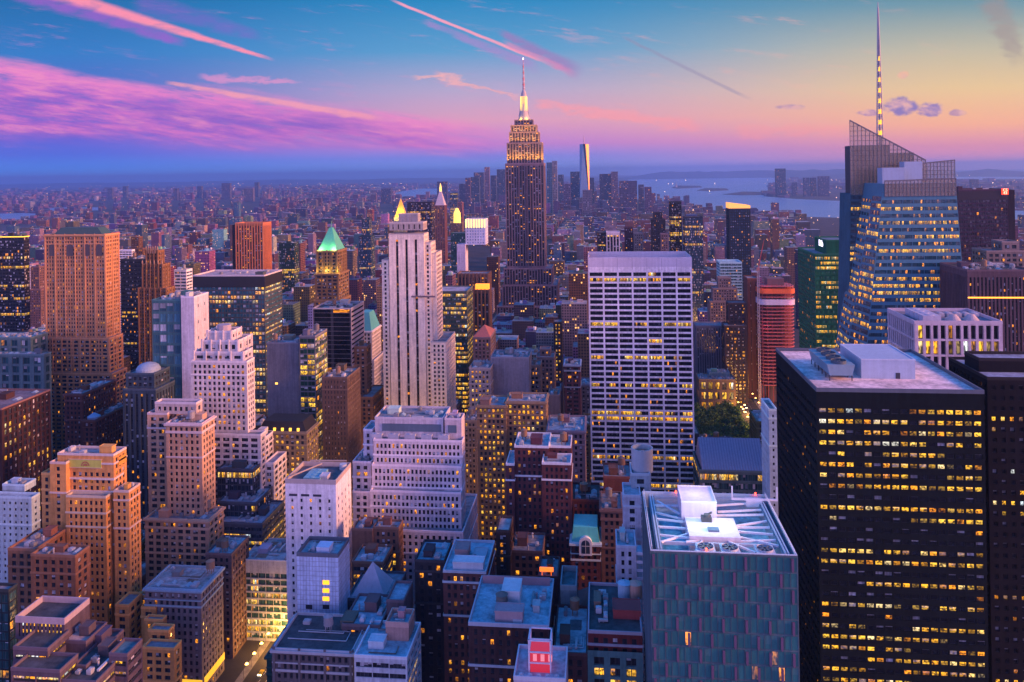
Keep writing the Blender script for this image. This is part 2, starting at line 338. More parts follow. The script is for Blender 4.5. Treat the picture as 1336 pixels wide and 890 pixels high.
# ------------------------------------------------------------------ mesh builder
def world_loc(o):
    v = Vector()
    while o is not None: v = v + o.location; o = o.parent
    return v
class MB:
    def __init__(s): s.v, s.loops, s.cnt, s.uv, s.mi, s.tint, s.nv = [], [], [], [], [], [], 0
    def quads(s, V, uv=None, mi=0, tint=None):
        """V: (n,4,3), every quad with points of its own"""
        V = np.asarray(V, float); n = len(V)
        if n == 0: return
        s.v.append(V.reshape(-1, 3)); s.loops.append(np.arange(n * 4) + s.nv); s.cnt.append(np.full(n, 4)); s.nv += n * 4
        s.uv.append(np.zeros((n * 4, 2)) if uv is None else np.asarray(uv, float).reshape(-1, 2)); s.mi.append(np.full(n, mi))
        s.tint.append(np.tile(np.array([(*(tint or (1, 1, 1)), 1.0)]), (n * 4, 1)))
    def mesh(s, P, faces, mi=0, uv=None, tint=None):
        P = np.asarray(P, float).reshape(-1, 3); s.v.append(P)
        if isinstance(faces, np.ndarray):
            s.loops.append(faces.reshape(-1) + s.nv); s.cnt.append(np.full(len(faces), faces.shape[1])); L = faces.size; n = len(faces)
        else:
            fl = [i for f in faces for i in f]; s.loops.append(np.array(fl) + s.nv); s.cnt.append(np.array([len(f) for f in faces])); L = len(fl); n = len(faces)
        s.uv.append(np.zeros((L, 2)) if uv is None else uv); s.mi.append(np.full(n, mi)); s.nv += len(P)
        s.tint.append(np.tile(np.array([(*(tint or (1, 1, 1)), 1.0)]), (L, 1)))
    def box(s, x0, x1, y0, y1, z0, z1, mi=0, bottom=False, tint=None):
        P = [(x0, y0, z0), (x1, y0, z0), (x1, y1, z0), (x0, y1, z0), (x0, y0, z1), (x1, y0, z1), (x1, y1, z1), (x0, y1, z1)]
        F = [(0, 1, 5, 4), (1, 2, 6, 5), (2, 3, 7, 6), (3, 0, 4, 7), (4, 5, 6, 7)] + ([(3, 2, 1, 0)] if bottom else [])
        s.mesh(P, F, mi, tint=tint)
    def cyl(s, cx, cy, z0, z1, r0, r1=None, n=16, cap=True, mi=0, bottom=False):
        r1 = r0 if r1 is None else r1
        a = np.arange(n) * 2 * math.pi / n
        lo = np.stack([cx + r0 * np.cos(a), cy + r0 * np.sin(a), np.full(n, z0)], 1); up = np.stack([cx + r1 * np.cos(a), cy + r1 * np.sin(a), np.full(n, z1)], 1)
        F = [(i, (i + 1) % n, n + (i + 1) % n, n + i) for i in range(n)]
        if cap and r1 > 1e-4: F.append(tuple(range(n, 2 * n)))
        if bottom: F.append(tuple(range(n - 1, -1, -1)))
        s.mesh(np.vstack([lo, up]), F, mi)
    def bar(s, a, b, w, mi=0):
        a, b = Vector(a), Vector(b); dd = (b - a).normalized()
        e = dd.cross(Vector((0, 0, 1)))
        e = e.normalized() if e.length > 1e-3 else Vector((1, 0, 0))
        f = dd.cross(e).normalized(); h = w / 2
        P = [p + e * i * h + f * j * h for p in (a, b) for i, j in ((-1, -1), (1, -1), (1, 1), (-1, 1))]
        s.mesh([tuple(p) for p in P], [(0, 1, 5, 4), (1, 2, 6, 5), (2, 3, 7, 6), (3, 0, 4, 7), (4, 5, 6, 7), (3, 2, 1, 0)], mi)
    def build(s, name, mats, parent=None, col=None, props=None, tint=False):
        me = bpy.data.meshes.new(name)
        if s.nv:
            V = np.vstack(s.v)
            if parent is not None: V = V - np.array(world_loc(parent))
            L = np.concatenate(s.loops).astype(np.int32); C = np.concatenate(s.cnt).astype(np.int32)
            me.vertices.add(len(V)); me.vertices.foreach_set('co', V.astype(np.float32).ravel())
            me.loops.add(len(L)); me.loops.foreach_set('vertex_index', L)
            me.polygons.add(len(C)); me.polygons.foreach_set('loop_start', np.concatenate([[0], np.cumsum(C)[:-1]]).astype(np.int32))
            me.polygons.foreach_set('material_index', np.concatenate(s.mi).astype(np.int32))
            me.polygons.foreach_set('use_smooth', np.zeros(len(C), bool))
            me.uv_layers.new(name='UVMap').data.foreach_set('uv', np.vstack(s.uv).astype(np.float32).ravel())
            if tint:
                me.color_attributes.new('tint', 'FLOAT_COLOR', 'CORNER').data.foreach_set('color', np.vstack(s.tint).astype(np.float32).ravel())
            me.update(calc_edges=True); me.validate(clean_customdata=False)
        for m in (mats if isinstance(mats, (list, tuple)) else [mats]): me.materials.append(m)
        o = bpy.data.objects.new(name, me); scene.collection.objects.link(o)
        if parent is not None: o.parent = parent
        if col is not None: o.color = (*col, 1)
        for k, v in (props or {}).items(): o[k] = v
        return o
def tag(o, label=None, cat=None, group=None, kind=None):
    for k, v in (('label', label), ('category', cat), ('group', group), ('kind', kind)):
        if v: o[k] = v
    return o
def empty(name, loc):
    o = bpy.data.objects.new(name, None); o.location = loc; o.empty_display_size = 5; scene.collection.objects.link(o); return o
# ------------------------------------------------------------------ facades
ZZ = np.array([0, 0, 1.0])
def facade(W, panes, BL, BR, TR, TL, nx, ny, fw, fh, rec=.35, side=1.0, top=1.5, bot=1.0, sub=1, vr=1, fid=0):
    """one wall as a connected sheet with nx x ny recessed openings; the panes go to the list"""
    BL, BR, TR, TL = (np.asarray(p, float) for p in (BL, BR, TR, TL))
    w, h = np.linalg.norm(BR - BL), max(np.linalg.norm(TL - BL), np.linalg.norm(TR - BR))
    if nx < 1 or ny < 1 or w < .5 or h < .5:
        W.mesh([BL, BR, TR, TL], [(0, 1, 2, 3)]); return
    side = min(side, w * .2); top = min(top, h * .3); bot = min(bot, h * .3)
    fr = lambda L, n, f, a, b: np.concatenate([[0], (a + (L - a - b) / n * (np.arange(n)[:, None] + np.array([(1 - f) / 2, (1 + f) / 2]))).ravel(), [L]]) / L
    us, zs = fr(w, nx, fw, side, side), fr(h, ny, fh, bot, top)
    n = np.cross(BR - BL, TL - BL); n /= np.linalg.norm(n)
    U, Zg = np.meshgrid(us, zs, indexing='ij'); U, Zg = U[..., None], Zg[..., None]
    P = ((1 - U) * (1 - Zg) * BL + U * (1 - Zg) * BR + U * Zg * TR + (1 - U) * Zg * TL)
    nu, nz = len(us), len(zs); idx = np.arange(nu * nz).reshape(nu, nz)
    Q = np.stack([idx[:-1, :-1], idx[1:, :-1], idx[1:, 1:], idx[:-1, 1:]], -1)
    hole = np.zeros((nu - 1, nz - 1), bool); hole[1::2, 1::2] = True
    solid = Q[~hole]; hq = Q[hole]; k = len(hq)
    P = P.reshape(-1, 3); C = P[hq] - n * rec
    bi = nu * nz + np.arange(k * 4).reshape(k, 4)
    rev = np.concatenate([np.stack([hq[:, a], hq[:, b], bi[:, b], bi[:, a]], 1) for a, b in ((0, 1), (1, 2), (2, 3), (3, 0))])
    W.mesh(np.vstack([P, C.reshape(-1, 3)]), np.vstack([solid, rev]))
    ii, jj = np.nonzero(hole); col, row = (ii - 1) // 2, (jj - 1) // 2
    u0 = col * sub + fid * 1000.0; v0 = row * vr
    uv = np.stack([np.stack(c, -1) for c in ((u0, v0), (u0 + sub, v0), (u0 + sub, v0 + vr), (u0, v0 + vr))], 1).astype(float)
    panes.append((C, uv, n, sub, vr))

STY = dict(   # pitch across, storey height, share of glass across and up, recess, panes per opening
    M=dict(px=3.0, py=3.6, fw=.52, fh=.60, rec=.32, side=1.2),
    B=dict(px=0, py=0),
    R=dict(px=9.0, py=3.9, fw=.96, fh=.5, rec=.35, side=.5, sub=4),
    G=dict(px=3.0, py=3.9, fw=.9, fh=.86, rec=.12, side=.4, sub=2),
    S=dict(px=3.0, py=0, fw=.52, fh=.97, rec=.7, side=.8, spn=.42),
    D=dict(px=3.05, py=3.85, fw=.72, fh=.43, rec=.5, side=.6),
    P=dict(px=4.4, py=4.0, fw=.62, fh=.74, rec=.7, side=1.2, sub=2),
)
BOXES = []       # every building's footprint, height and the height in the photograph to which it must stay visible
def T(x0, x1, yt, D, dep=25, st='M', xs=None, zb=None, **kw):
    ym = yt; a, b = at(x0, ym, D), at(x1, ym, D)
    H = at((x0 + x1) / 2, yt, D).z
    if xs is not None:
        r0 = ray(xs, yt); X = b.x if xs > x1 else a.x
        dep = max(4.0, X / (r0.x / r0.y) - D)
    return dict(X0=a.x, X1=b.x, Y0=D, Y1=D + dep, H=H, st=st, zb=zb, **kw)
def W4(X0, X1, Y0, Y1, H, st='M', zb=None, **kw): return dict(X0=X0, X1=X1, Y0=Y0, Y1=Y1, H=H, st=st, zb=zb, **kw)

WINMESH = {}
def put_windows(root, panes, glass, lit, props, own):
    props.setdefault('rows', 0.0); rows = props['rows']; hr = random.Random(root.name); RV = {}
    """the openings that show largest become window objects, the others one part"""
    if not panes: return
    V = np.concatenate([p[0] for p in panes]); UV = np.concatenate([p[1] for p in panes])
    N = np.concatenate([np.tile(p[2], (len(p[0]), 1)) for p in panes])
    SB = np.concatenate([np.tile([p[3], p[4]], (len(p[0]), 1)) for p in panes])
    sel = np.zeros(len(V), bool)
    if own:
        c = V.mean(1); eye = np.array(EYE)
        to = eye - c; dist = np.linalg.norm(to, axis=1); cosv = (to * N).sum(1) / dist
        area = np.linalg.norm(np.cross(V[:, 1] - V[:, 0], V[:, 3] - V[:, 0]), axis=1) * np.clip(cosv, 0, 1) / dist**2
        p = proj(c); ok = (p[:, 0] > 0) & (p[:, 0] < 1336) & (p[:, 1] > 0) & (p[:, 1] < 890)
        area = np.where(ok, area, 0)
        pick = np.argsort(-area, kind='stable')[:own]; pick = pick[area[pick] > 0]; sel[pick] = True
        for i in pick:
            ctr = V[i].mean(0); loc = V[i] - ctr
            key = (tuple(np.round(loc.ravel(), 2)), tuple(SB[i]))
            me = WINMESH.get(key)
            if me is None:
                mb = MB(); s, r = SB[i]; mb.quads([loc], uv=[[(0, 0), (s, 0), (s, r), (0, r)]])
                o = mb.build('window', M_GLASS); me = o.data; WINMESH[key] = me
            else:
                o = bpy.data.objects.new('window', me); scene.collection.objects.link(o)
            o.parent = root; o.location = Vector(ctr) - root.location
            o.color = (*glass, 1); o['lit'] = float(lit)
            for k, v in props.items(): o[k] = v
            cu, cv = float(UV[i][0][0]), float(UV[i][0][1])
            if rows:
                rv = RV.setdefault(('r', cv), hr.random()); gv = RV.setdefault(('g', cv, int(cu * .22)), hr.random())
                o['lit'] = 4.0 if (rv < lit * 1.3 and gv < .88 and hr.random() < .92) else (4.0 if lit > .03 and hr.random() < .035 else 0.0)
                if SB[i][0] > 1 and o['lit']: o['lit'] = 1.1
                o['rows'] = 0.0
    if (~sel).any():
        mb = MB(); mb.quads(V[~sel], UV[~sel])
        mb.build('window', M_GLASS, root, glass, dict(lit=float(lit), kind='stuff', **props))

def ring(mb, x0, x1, y0, y1, z0, z1, out, inn):
    """a moulding or kerb running round a rectangle"""
    a = np.array([(x0 - out, y0 - out), (x1 + out, y0 - out), (x1 + out, y1 + out), (x0 - out, y1 + out)])
    b = np.array([(x0 + inn, y0 + inn), (x1 - inn, y0 + inn), (x1 - inn, y1 - inn), (x0 + inn, y1 - inn)])
    P = [(*p, z) for z in (z0, z1) for p in a] + [(*p, z) for z in (z0, z1) for p in b]
    F = []
    for i in range(4):
        j = (i + 1) % 4
        F += [(i, j, 4 + j, 4 + i), (4 + i, 4 + j, 12 + j, 12 + i), (9 - 1 + j, 8 + i, 12 + i, 12 + j), (i, 8 + i, 8 + j, j)]
    mb.mesh(P, F)

def water_tank(parent, x, y, z, r=2.0, h=3.6, leg=2.6, col=(.22, .14, .09)):
    mb = MB()
    for a in range(4):
        cx, cy_ = x + r * .68 * math.cos(a * math.pi / 2 + .78), y + r * .68 * math.sin(a * math.pi / 2 + .78)
        mb.bar((cx, cy_, z), (cx, cy_, z + leg + .05), .28)
    mb.cyl(x, y, z + leg, z + leg + h, r, r * .95, 14, cap=False, bottom=True)
    mb.cyl(x, y, z + leg + h, z + leg + h + r * .55, r * 1.06, 0.02, 14, cap=False)
    mb.cyl(x, y, z + leg + h * .33, z + leg + h * .37, r * 1.02, n=14, cap=False)
    return mb.build('water_tank', M_PLAIN, parent, col)
def air_unit(parent, x, y, z, w, l, h, col=(.34, .36, .38)):
    mb = MB(); mb.box(x - w / 2, x + w / 2, y - l / 2, y + l / 2, z + .3, z + h)
    mb.box(x - w / 2 + .15, x + w / 2 - .15, y - l / 2 + .15, y + l / 2 - .15, z, z + .3)
    k = max(1, int(round(l / w)))
    for i in range(k):
        mb.cyl(x, y - l / 2 + l / k * (i + .5), z + h, z + h + .25, min(w, l / k) * .38, n=10)
    return mb.build('air_unit', M_PLAIN, parent, col)
def bulkhead(parent, x0, x1, y0, y1, z, h, col):
    mb = MB(); mb.box(x0, x1, y0, y1, z, z + h); ring(mb, x0, x1, y0, y1, z + h - .35, z + h + .15, .18, .25)
    mb.box(x0 + .6, x0 + 1.7, y0 - .06, y0, z + .1, z + 2.2)
    return mb.build('bulkhead', M_STONE, parent, col)
def clutter(roof, x0, x1, y0, y1, z, col, r, n=None, tank=.4):
    w, l = x1 - x0 - 2, y1 - y0 - 2
    if w < 5 or l < 5: return
    n = n if n is not None else min(20, 4 + int(w * l / 42))
    taken = []
    def spot(a, b):
        for _ in range(14):
            x, y = r.uniform(x0 + 1 + a / 2, x1 - 1 - a / 2), r.uniform(y0 + 1 + b / 2, y1 - 1 - b / 2)
            if all(abs(x - p) > (a + c) / 2 + .3 or abs(y - q) > (b + e) / 2 + .3 for p, q, c, e in taken):
                taken.append((x, y, a, b)); return x, y
    a, b = min(w * .4, r.uniform(4, 9)), min(l * .45, r.uniform(4, 8))
    p = spot(a, b)
    if p: bulkhead(roof, p[0] - a / 2, p[0] + a / 2, p[1] - b / 2, p[1] + b / 2, z, r.uniform(2.6, 4.5), tuple(c * r.uniform(.8, 1.2) for c in col))
    if r.random() < tank:
        p = spot(4.4, 4.4)
        if p: water_tank(roof, p[0], p[1], z, r.uniform(1.7, 2.2), col=r.choice([(.22, .14, .09), (.30, .19, .12), (.16, .15, .15), (.28, .28, .3)]))
    if w * l > 160:
        for q in range(r.randint(1, 3)):
            mb = MB(); y = r.uniform(y0 + 1.5, y1 - 1.5); xa, xb = x0 + r.uniform(.6, w * .3), x1 - r.uniform(.6, w * .3)
            mb.bar((xa, y, z + .3), (xb, y, z + .3), .28); mb.bar((xb, y, z + .3), (xb, min(y1 - .6, y + r.uniform(2, 7)), z + .3), .28); mb.build('pipe', M_PLAIN, roof, r.choice([(.5, .5, .52), (.2, .14, .1), (.3, .34, .36)]))
    for q in range(n):
        k = r.random(); g_ = r.uniform(.55, 1.35)
        if k < .45:
            a, b = r.uniform(1.4, 3), r.uniform(1.6, 4.5); p = spot(a, b)
            if p: air_unit(roof, p[0], p[1], z, a, b, r.uniform(1.1, 2.2), col=tuple(v * g_ for v in (.36, .38, .41)))
        elif k < .62:
            a, b = (r.uniform(5, 11), .9) if r.random() < .5 else (.9, r.uniform(5, 11)); a, b = min(a, w * .6), min(b, l * .6); p = spot(a, b)
            if p:
                mb = MB(); mb.box(p[0] - a / 2, p[0] + a / 2, p[1] - b / 2, p[1] + b / 2, z + .35, z + 1.15, bottom=True)
                for s_ in (-.4, 0, .4): mb.box(p[0] + a * s_ - .2, p[0] + a * s_ + .2, p[1] + b * s_ - .2, p[1] + b * s_ + .2, z, z + .36)
                mb.build('duct', M_PLAIN, roof, tuple(v * g_ for v in (.42, .43, .45)))
        elif k < .78:
            a, b = r.uniform(2, 4), r.uniform(3, 6); p = spot(a, b)
            if p:
                mb = MB(); x, y = p; mb.mesh([(x - a / 2, y - b / 2, z), (x + a / 2, y - b / 2, z), (x + a / 2, y + b / 2, z), (x - a / 2, y + b / 2, z), (x - a / 2, y - b / 2, z + .5), (x + a / 2, y - b / 2, z + .5), (x + a / 2, y + b / 2, z + .5), (x - a / 2, y + b / 2, z + .5), (x, y - b / 2, z + 1.3), (x, y + b / 2, z + 1.3)],
                    [(0, 1, 5, 8, 4), (1, 2, 6, 5), (2, 3, 7, 9, 6), (3, 0, 4, 7), (4, 8, 9, 7), (5, 6, 9, 8)]); mb.build('skylight', M_PLAIN, roof, (.30, .42, .48))
        elif k < .9:
            p = spot(1.2, 1.2)
            if p: mb = MB(); mb.cyl(p[0], p[1], z, z + r.uniform(.9, 2.4), .38, n=8, cap=False); mb.cyl(p[0], p[1], z + 2.3, z + 2.7, .6, .2, 8, bottom=True); mb.build('vent_pipe', M_PLAIN, roof, tuple(v * g_ for v in (.4, .4, .42)))
        else:
            a, b = r.uniform(3, 7), r.uniform(3, 7); p = spot(min(a, w * .5), min(b, l * .5))
            if p: a, b = min(a, w * .5), min(b, l * .5); mb = MB(); mb.box(p[0] - a / 2, p[0] + a / 2, p[1] - b / 2, p[1] + b / 2, z + .004, z + .12); mb.build('roof_deck', M_ROOF, roof, r.choice([(.10, .10, .11), (.45, .42, .40), (.30, .18, .13), (.2, .3, .34)]))

def building(name, label, cat, col, tiers, roof=(.22, .23, .25), glass=(.02, .025, .035), lit=.12, own=0, group=None, blinds=.7, shine=.25, mullion=.5,
             tops=True, clut=True, vis=None, cap=None, cornice=False, ribs=0, seed=None, tank=.4, register=True, n=None, rows=None, vary=.7):
    if max(col) < .5 and sum(col) > .14: col = tuple(v * .52 for v in col)
    r = random.Random(seed if seed is not None else label + name)
    t0 = tiers[-1]
    root = empty(name, ((t0['X0'] + t0['X1']) / 2, (t0['Y0'] + t0['Y1']) / 2, 0)); tag(root, label, cat, group)
    mvar = r.choice([dict(px=3.0, fw=.5), dict(px=4.5, fw=.64, sub=2), dict(px=4.2, fw=.6, sub=2), dict(px=5.9, fw=.70, sub=3), dict(px=2.7, fw=.5), dict(px=3.4, fw=.52, fh=.66)])
    dim = []; panes = []; spn = 0.0; out = dict(root=root, roofs=[])
    for i, t in enumerate(tiers):
        x0, x1, y0, y1, H = t['X0'], t['X1'], t['Y0'], t['Y1'], t['H']
        zb = t['zb'] if t['zb'] is not None else (tiers[i + 1]['H'] - 1.0 if i + 1 < len(tiers) else 0.0)
        if register:
            a, b = at_px((x0, y0, H)), at_px((x1, y0, H))
            BOXES.append((x0, x1, y0, y1, H, min(a[0], b[0]), max(a[0], b[0]), min(a[1], b[1]), t.get('vis', vis) or (min(a[1], b[1]) + 60)))
        st = t['st']; sts = st if isinstance(st, (tuple, list)) else (st, st)
        W = MB(); c = t.get('col', col)
        for f, (BL, BR, s) in enumerate((((x0, y0), (x1, y0), sts[0]), ((x1, y0), (x1, y1), sts[1]), ((x0, y1), (x0, y0), sts[1]), ((x1, y1), (x0, y1), 'B'))):
            S_ = dict(STY[s]); S_.update({k: v for k, v in t.items() if k in ('px', 'py', 'fw', 'fh', 'rec', 'side', 'top', 'bot', 'sub', 'vr', 'spn')} if s != 'B' else {})
            if s == 'M' and 'px' not in t and 'fw' not in t and y0 < 1000: S_.update(mvar)
            if f == 0: S_.update(t.get('N', {}))
            if f in (1, 2): S_.update(t.get('E', {}))
            w, h = math.dist(BL, BR), H - zb
            nx = int(round((w - 2 * S_.get('side', 1)) / S_['px'])) if S_['px'] else 0
            if s == 'S': ny, vr = 1, max(1, int(h / 3.8))
            else: ny, vr = (int(round((h - S_.get('top', 1.8) - 1) / S_['py'])) if S_['py'] else 0), 1
            if t.get('nx') and f == 0: nx = t['nx']
            spn = max(spn, S_.get('spn', 0))
            facade(W, panes, (*BL, zb), (*BR, zb), (*BR, H), (*BL, H), nx, ny, S_.get('fw', .5), S_.get('fh', .5), S_.get('rec', .35), S_.get('side', 1), S_.get('top', 1.8), S_.get('bot', 1.0), S_.get('sub', 1), vr, f + 10 * i)
            if f in (1, 2) and t.get('dimE') and panes: dim.append(panes.pop())
        wall = W.build('wall', M_WALL, root, c)
        if ribs or t.get('ribs'):
            mb = MB(); p = t.get('ribs', ribs)
            for f, (ax, a0, a1, fx) in enumerate((('x', x0, x1, y0), ('y', y0, y1, x1), ('y', y0, y1, x0))):
                k = max(2, int(round((a1 - a0) / p)))
                for q in range(k + 1):
                    u = a0 + .5 + (a1 - a0 - 1.0) * q / k
                    if ax == 'x': mb.box(u - .45, u + .45, fx - .5, fx - .002, zb, H + .6, bottom=True)
                    elif fx == x1: mb.box(fx + .002, fx + .5, u - .45, u + .45, zb, H + .6, bottom=True)
                    else: mb.box(fx - .5, fx - .002, u - .45, u + .45, zb, H + .6, bottom=True)
            mb.build('facade_rib', M_STONE, root, tuple(min(1, v * 1.12) for v in c))
        if not t.get('noroof'):
            par = min(t.get('par', 1.0), .3 * (x1 - x0))
            R = MB(); R.mesh([(x0 + .02, y0 + .02, H - par), (x1 - .02, y0 + .02, H - par), (x1 - .02, y1 - .02, H - par), (x0 + .02, y1 - .02, H - par)], [(0, 1, 2, 3)])
            ro = R.build('roof', M_ROOF, root, t.get('roof', roof)); out['roofs'].append((ro, x0, x1, y0, y1, H - par))
            C_ = MB(); ring(C_, x0, x1, y0, y1, H - par - .05, H + .12, .06, .45)
            C_.build('parapet', M_STONE, root, t.get('cap', cap) or tuple(min(.8, v * 1.25) for v in c))
            if t.get('clut', clut and (i == 0 or t['zb'] is not None)):
                clutter(ro, x0 + .6, x1 - .6, y0 + .6, y1 - .6, H - par, c, r, t.get('n', n), tank)
        if t.get('cornice', cornice):
            mb = MB(); ring(mb, x0, x1, y0, y1, H - 1.5, H - .4, .9, -.004); ring(mb, x0, x1, y0, y1, H - 5.9, H - 5.4, .35, -.004)
            mb.build('cornice', M_STONE, root, t.get('cap', cap) or tuple(min(.8, v * 1.2) for v in c))
        if (st if isinstance(st, str) else st[0]) == 'M' and not t.get('nob') and y0 < 720 and H - zb > 14: t = dict(t, bands=tuple(t.get('bands', ())) + tuple(H - q_ for q_ in r.choice([(9.2,), (9.2, 16.4), (5.4, 20), (12.8, 41.6), (16.4,)]) if H - q_ > zb + 3))
        for bz in t.get('bands', ()):
            mb = MB(); ring(mb, x0, x1, y0, y1, bz, bz + .9, .3, -.004); mb.build('stringcourse', M_STONE, root, t.get('cap', cap) or tuple(min(.8, v * 1.3) for v in c))
    rows = rows if rows is not None else (1.0 if any((t['st'] if isinstance(t['st'], str) else t['st'][0]) in 'GRDP' for t in tiers) else 0.0)
    if not rows: lit *= .55 if lit < .5 else .9
    put_windows(root, panes, glass, lit, dict(rows=float(rows), vary=float(vary), blinds=float(blinds), shine=float(shine), mullion=float(mullion), spandrel=float(spn)), own)
    put_windows(root, dim, glass, lit * .12, dict(rows=0.0, vary=float(vary), blinds=float(blinds) * .4, shine=float(shine), mullion=float(mullion), spandrel=float(spn)), 0)
    return out
def at_px(p): return tuple(proj([p])[0])
def pyramid(root, x0, x1, y0, y1, z0, z1, col, name='roof', f=0.0, m=None):
    """hipped roof whose top is the share f of its base"""
    cx, cy_ = (x0 + x1) / 2, (y0 + y1) / 2; g = max(f, .001)
    P = [(x0, y0, z0), (x1, y0, z0), (x1, y1, z0), (x0, y1, z0)] + [(cx + (x - cx) * g, cy_ + (y - cy_) * g, z1) for x, y in ((x0, y0), (x1, y0), (x1, y1), (x0, y1))]
    mb = MB(); mb.mesh(P, [(0, 1, 5, 4), (1, 2, 6, 5), (2, 3, 7, 6), (3, 0, 4, 7), (4, 5, 6, 7), (3, 2, 1, 0)])
    return mb.build(name, m or M_PLAIN, root, col)
def point_light(name, loc, watts, col, size=1.0):
    l = bpy.data.lights.new(name, 'POINT'); l.energy = watts; l.color = col; l.shadow_soft_size = size
    o = bpy.data.objects.new(name, l); o.location = loc; scene.collection.objects.link(o); return o
# ------------------------------------------------------------------ palette (daylight base colours)
BRICK, ORANGE, BROWN, TAN = (.26, .06, .04), (.46, .21, .10), (.27, .14, .08), (.48, .33, .20)
LIME, LILAC, WHITE, GREY = (.70, .62, .57), (.62, .56, .55), (.84, .80, .81), (.30, .30, .32)
DKBRICK, TEAL, DARK, STONE = (.13, .065, .06), (.16, .34, .36), (.035, .037, .042), (.36, .33, .30)
BLUEROOF, PINKROOF, DARKROOF, PALEROOF = (.34, .40, .44), (.46, .38, .36), (.07, .075, .08), (.52, .52, .52)
G_TEAL, G_BLACK, G_GREEN, G_BLUE, G_PURP = (.02, .07, .08), (.008, .009, .012), (.012, .045, .03), (.03, .07, .12), (.025, .018, .03)

# ================================================================== left of the picture, far to near
b = building('office_tower', 'black glass tower with a yellow lit roof edge beside the tall brown tower', 'office tower', DARK,
    [T(-30, 31, 308, 900, st='G', xs=38, fh=.8, px=4)], glass=G_BLACK, lit=.09, roof=DARKROOF, vis=440)
mb = MB(); r0 = b['roofs'][0]; ring(mb, r0[1], r0[2], r0[3], r0[4], r0[5] - .6, r0[5] + .4, .25, -.07); mb.build('lit_band', M_SIGN, b['root'], (1, .62, .05))
b = building('office_tower', 'massive brown stone tower with arched windows under its dark green roof', 'office tower', (.52, .26, .12),
    [T(58, 137, 306, 690, xs=155, px=2.7, fw=.5, ribs=9.5, cornice=True), T(56, 142, 441, 684, xs=160, ribs=9.5), T(54, 146, 487, 679, xs=166)], lit=.16, own=60, vis=500, clut=False)
g = b['roofs'][0]; pyramid(b['root'], g[1] + 6, g[2] - 5, g[3] + 4, g[4] - 2, g[5], g[5] + 7, (.05, .10, .09), f=.75)
for k in (0.13, .42, .70, .9):     # arched windows under the cornice
    x = g[1] + (g[2] - g[1]) * k; mb = MB(); a = np.linspace(0, math.pi, 9)
    P = [(x - 3, g[3] - .3, g[5] - 19), (x + 3, g[3] - .3, g[5] - 19)] + [(x + 3 * math.cos(t), g[3] - .3, g[5] - 11 + 3 * math.sin(t)) for t in a]
    Q = [(p[0], g[3] - .01, p[2]) for p in P]; n = len(P)
    mb.mesh(P + Q, [tuple(range(n))] + [(i, i + n, (i + 1) % n + n, (i + 1) % n) for i in range(n)]); mb.build('arched_window', M_STONE, b['root'], (.10, .085, .09))
building('office_tower', 'dark glass slab tower between two brown stone towers', 'office tower', DARK, [T(157, 190, 338, 860, 40, 'R', px=5, py=4.4)], glass=G_BLACK, lit=.13, roof=DARKROOF, vis=470)
b = building('crowned_tower', 'slender brown setback tower with a spiky stone crown', 'office tower', (.46, .24, .11),
    [T(190, 206, 327, 790, xs=214, ribs=4.5), T(185, 212, 345, 785, xs=222, ribs=4.5), T(180, 217, 376, 780, xs=228, ribs=6)], lit=.2, vis=500, clut=False)
for g in b['roofs'][:2]:
    for k in range(6):
        x = g[1] + .6 + (g[2] - g[1] - 1.2) * k / 5; mb = MB(); mb.box(x - .6, x + .6, g[3] - .5, g[3] + .7, g[5] - 2, g[5] + 3.5, bottom=True); mb.cyl(x, g[3] + .1, g[5] + 3.5, g[5] + 6, .8, .05, 6, cap=False)
        mb.build('pinnacle', M_STONE, b['root'], (.42, .26, .16))
building('banded_block', 'small white building with dark horizontal bands behind the spiky crowned tower', 'office building', WHITE, [T(227, 243, 352, 900, st='R', xs=251, px=6)], glass=G_BLUE, lit=.05, vis=400)
building('apartment_tower', 'brown stepped apartment tower in the haze above the spiky crown', 'apartment building', BROWN, [T(171, 181, 309, 1250, 12, 'M'), T(166, 186, 324, 1245, xs=190)], lit=.2, vis=345)
building('domed_block', 'small white banded building with a pale dome behind the dark slab', 'office building', WHITE, [T(155, 172, 326, 1230, st='R', xs=176, px=6)], lit=.1, vis=340, clut=False)
building('apartment_tower', 'slim pink brick tower between the black tower and the massive brown tower', 'apartment building', (.36, .2, .17), [T(40, 51, 348, 1150, 12), T(38, 53, 378, 1140, xs=58)], lit=.2, vis=430)
b = building('office_tower', 'rust coloured tower with bold vertical piers and a dark flank', 'office tower', (.50, .19, .08), [T(307, 343, 291, 1150, 30, 'S', px=4.2, fw=.42, par=2)], glass=(.03, .012, .01), lit=.25, roof=(.3, .12, .06), vis=355, clut=False, ribs=4.2)
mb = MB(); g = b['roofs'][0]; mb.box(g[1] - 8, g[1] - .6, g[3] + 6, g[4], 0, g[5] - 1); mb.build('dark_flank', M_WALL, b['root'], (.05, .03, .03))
building('office_tower', 'dark green slab tower in the haze left of the green pyramid roof', 'office tower', (.05, .09, .09), [T(364, 384, 317, 1300, st='G', xs=390)], glass=G_GREEN, lit=.15, vis=370)
building('office_tower', 'dark teal tower in the haze left of the pale three-striped tower', 'office tower', (.05, .1, .13), [T(472, 482, 286, 1420, 14, 'G'), T(468, 484, 308, 1410, st='G', xs=489)], glass=G_BLUE, lit=.15, vis=360)

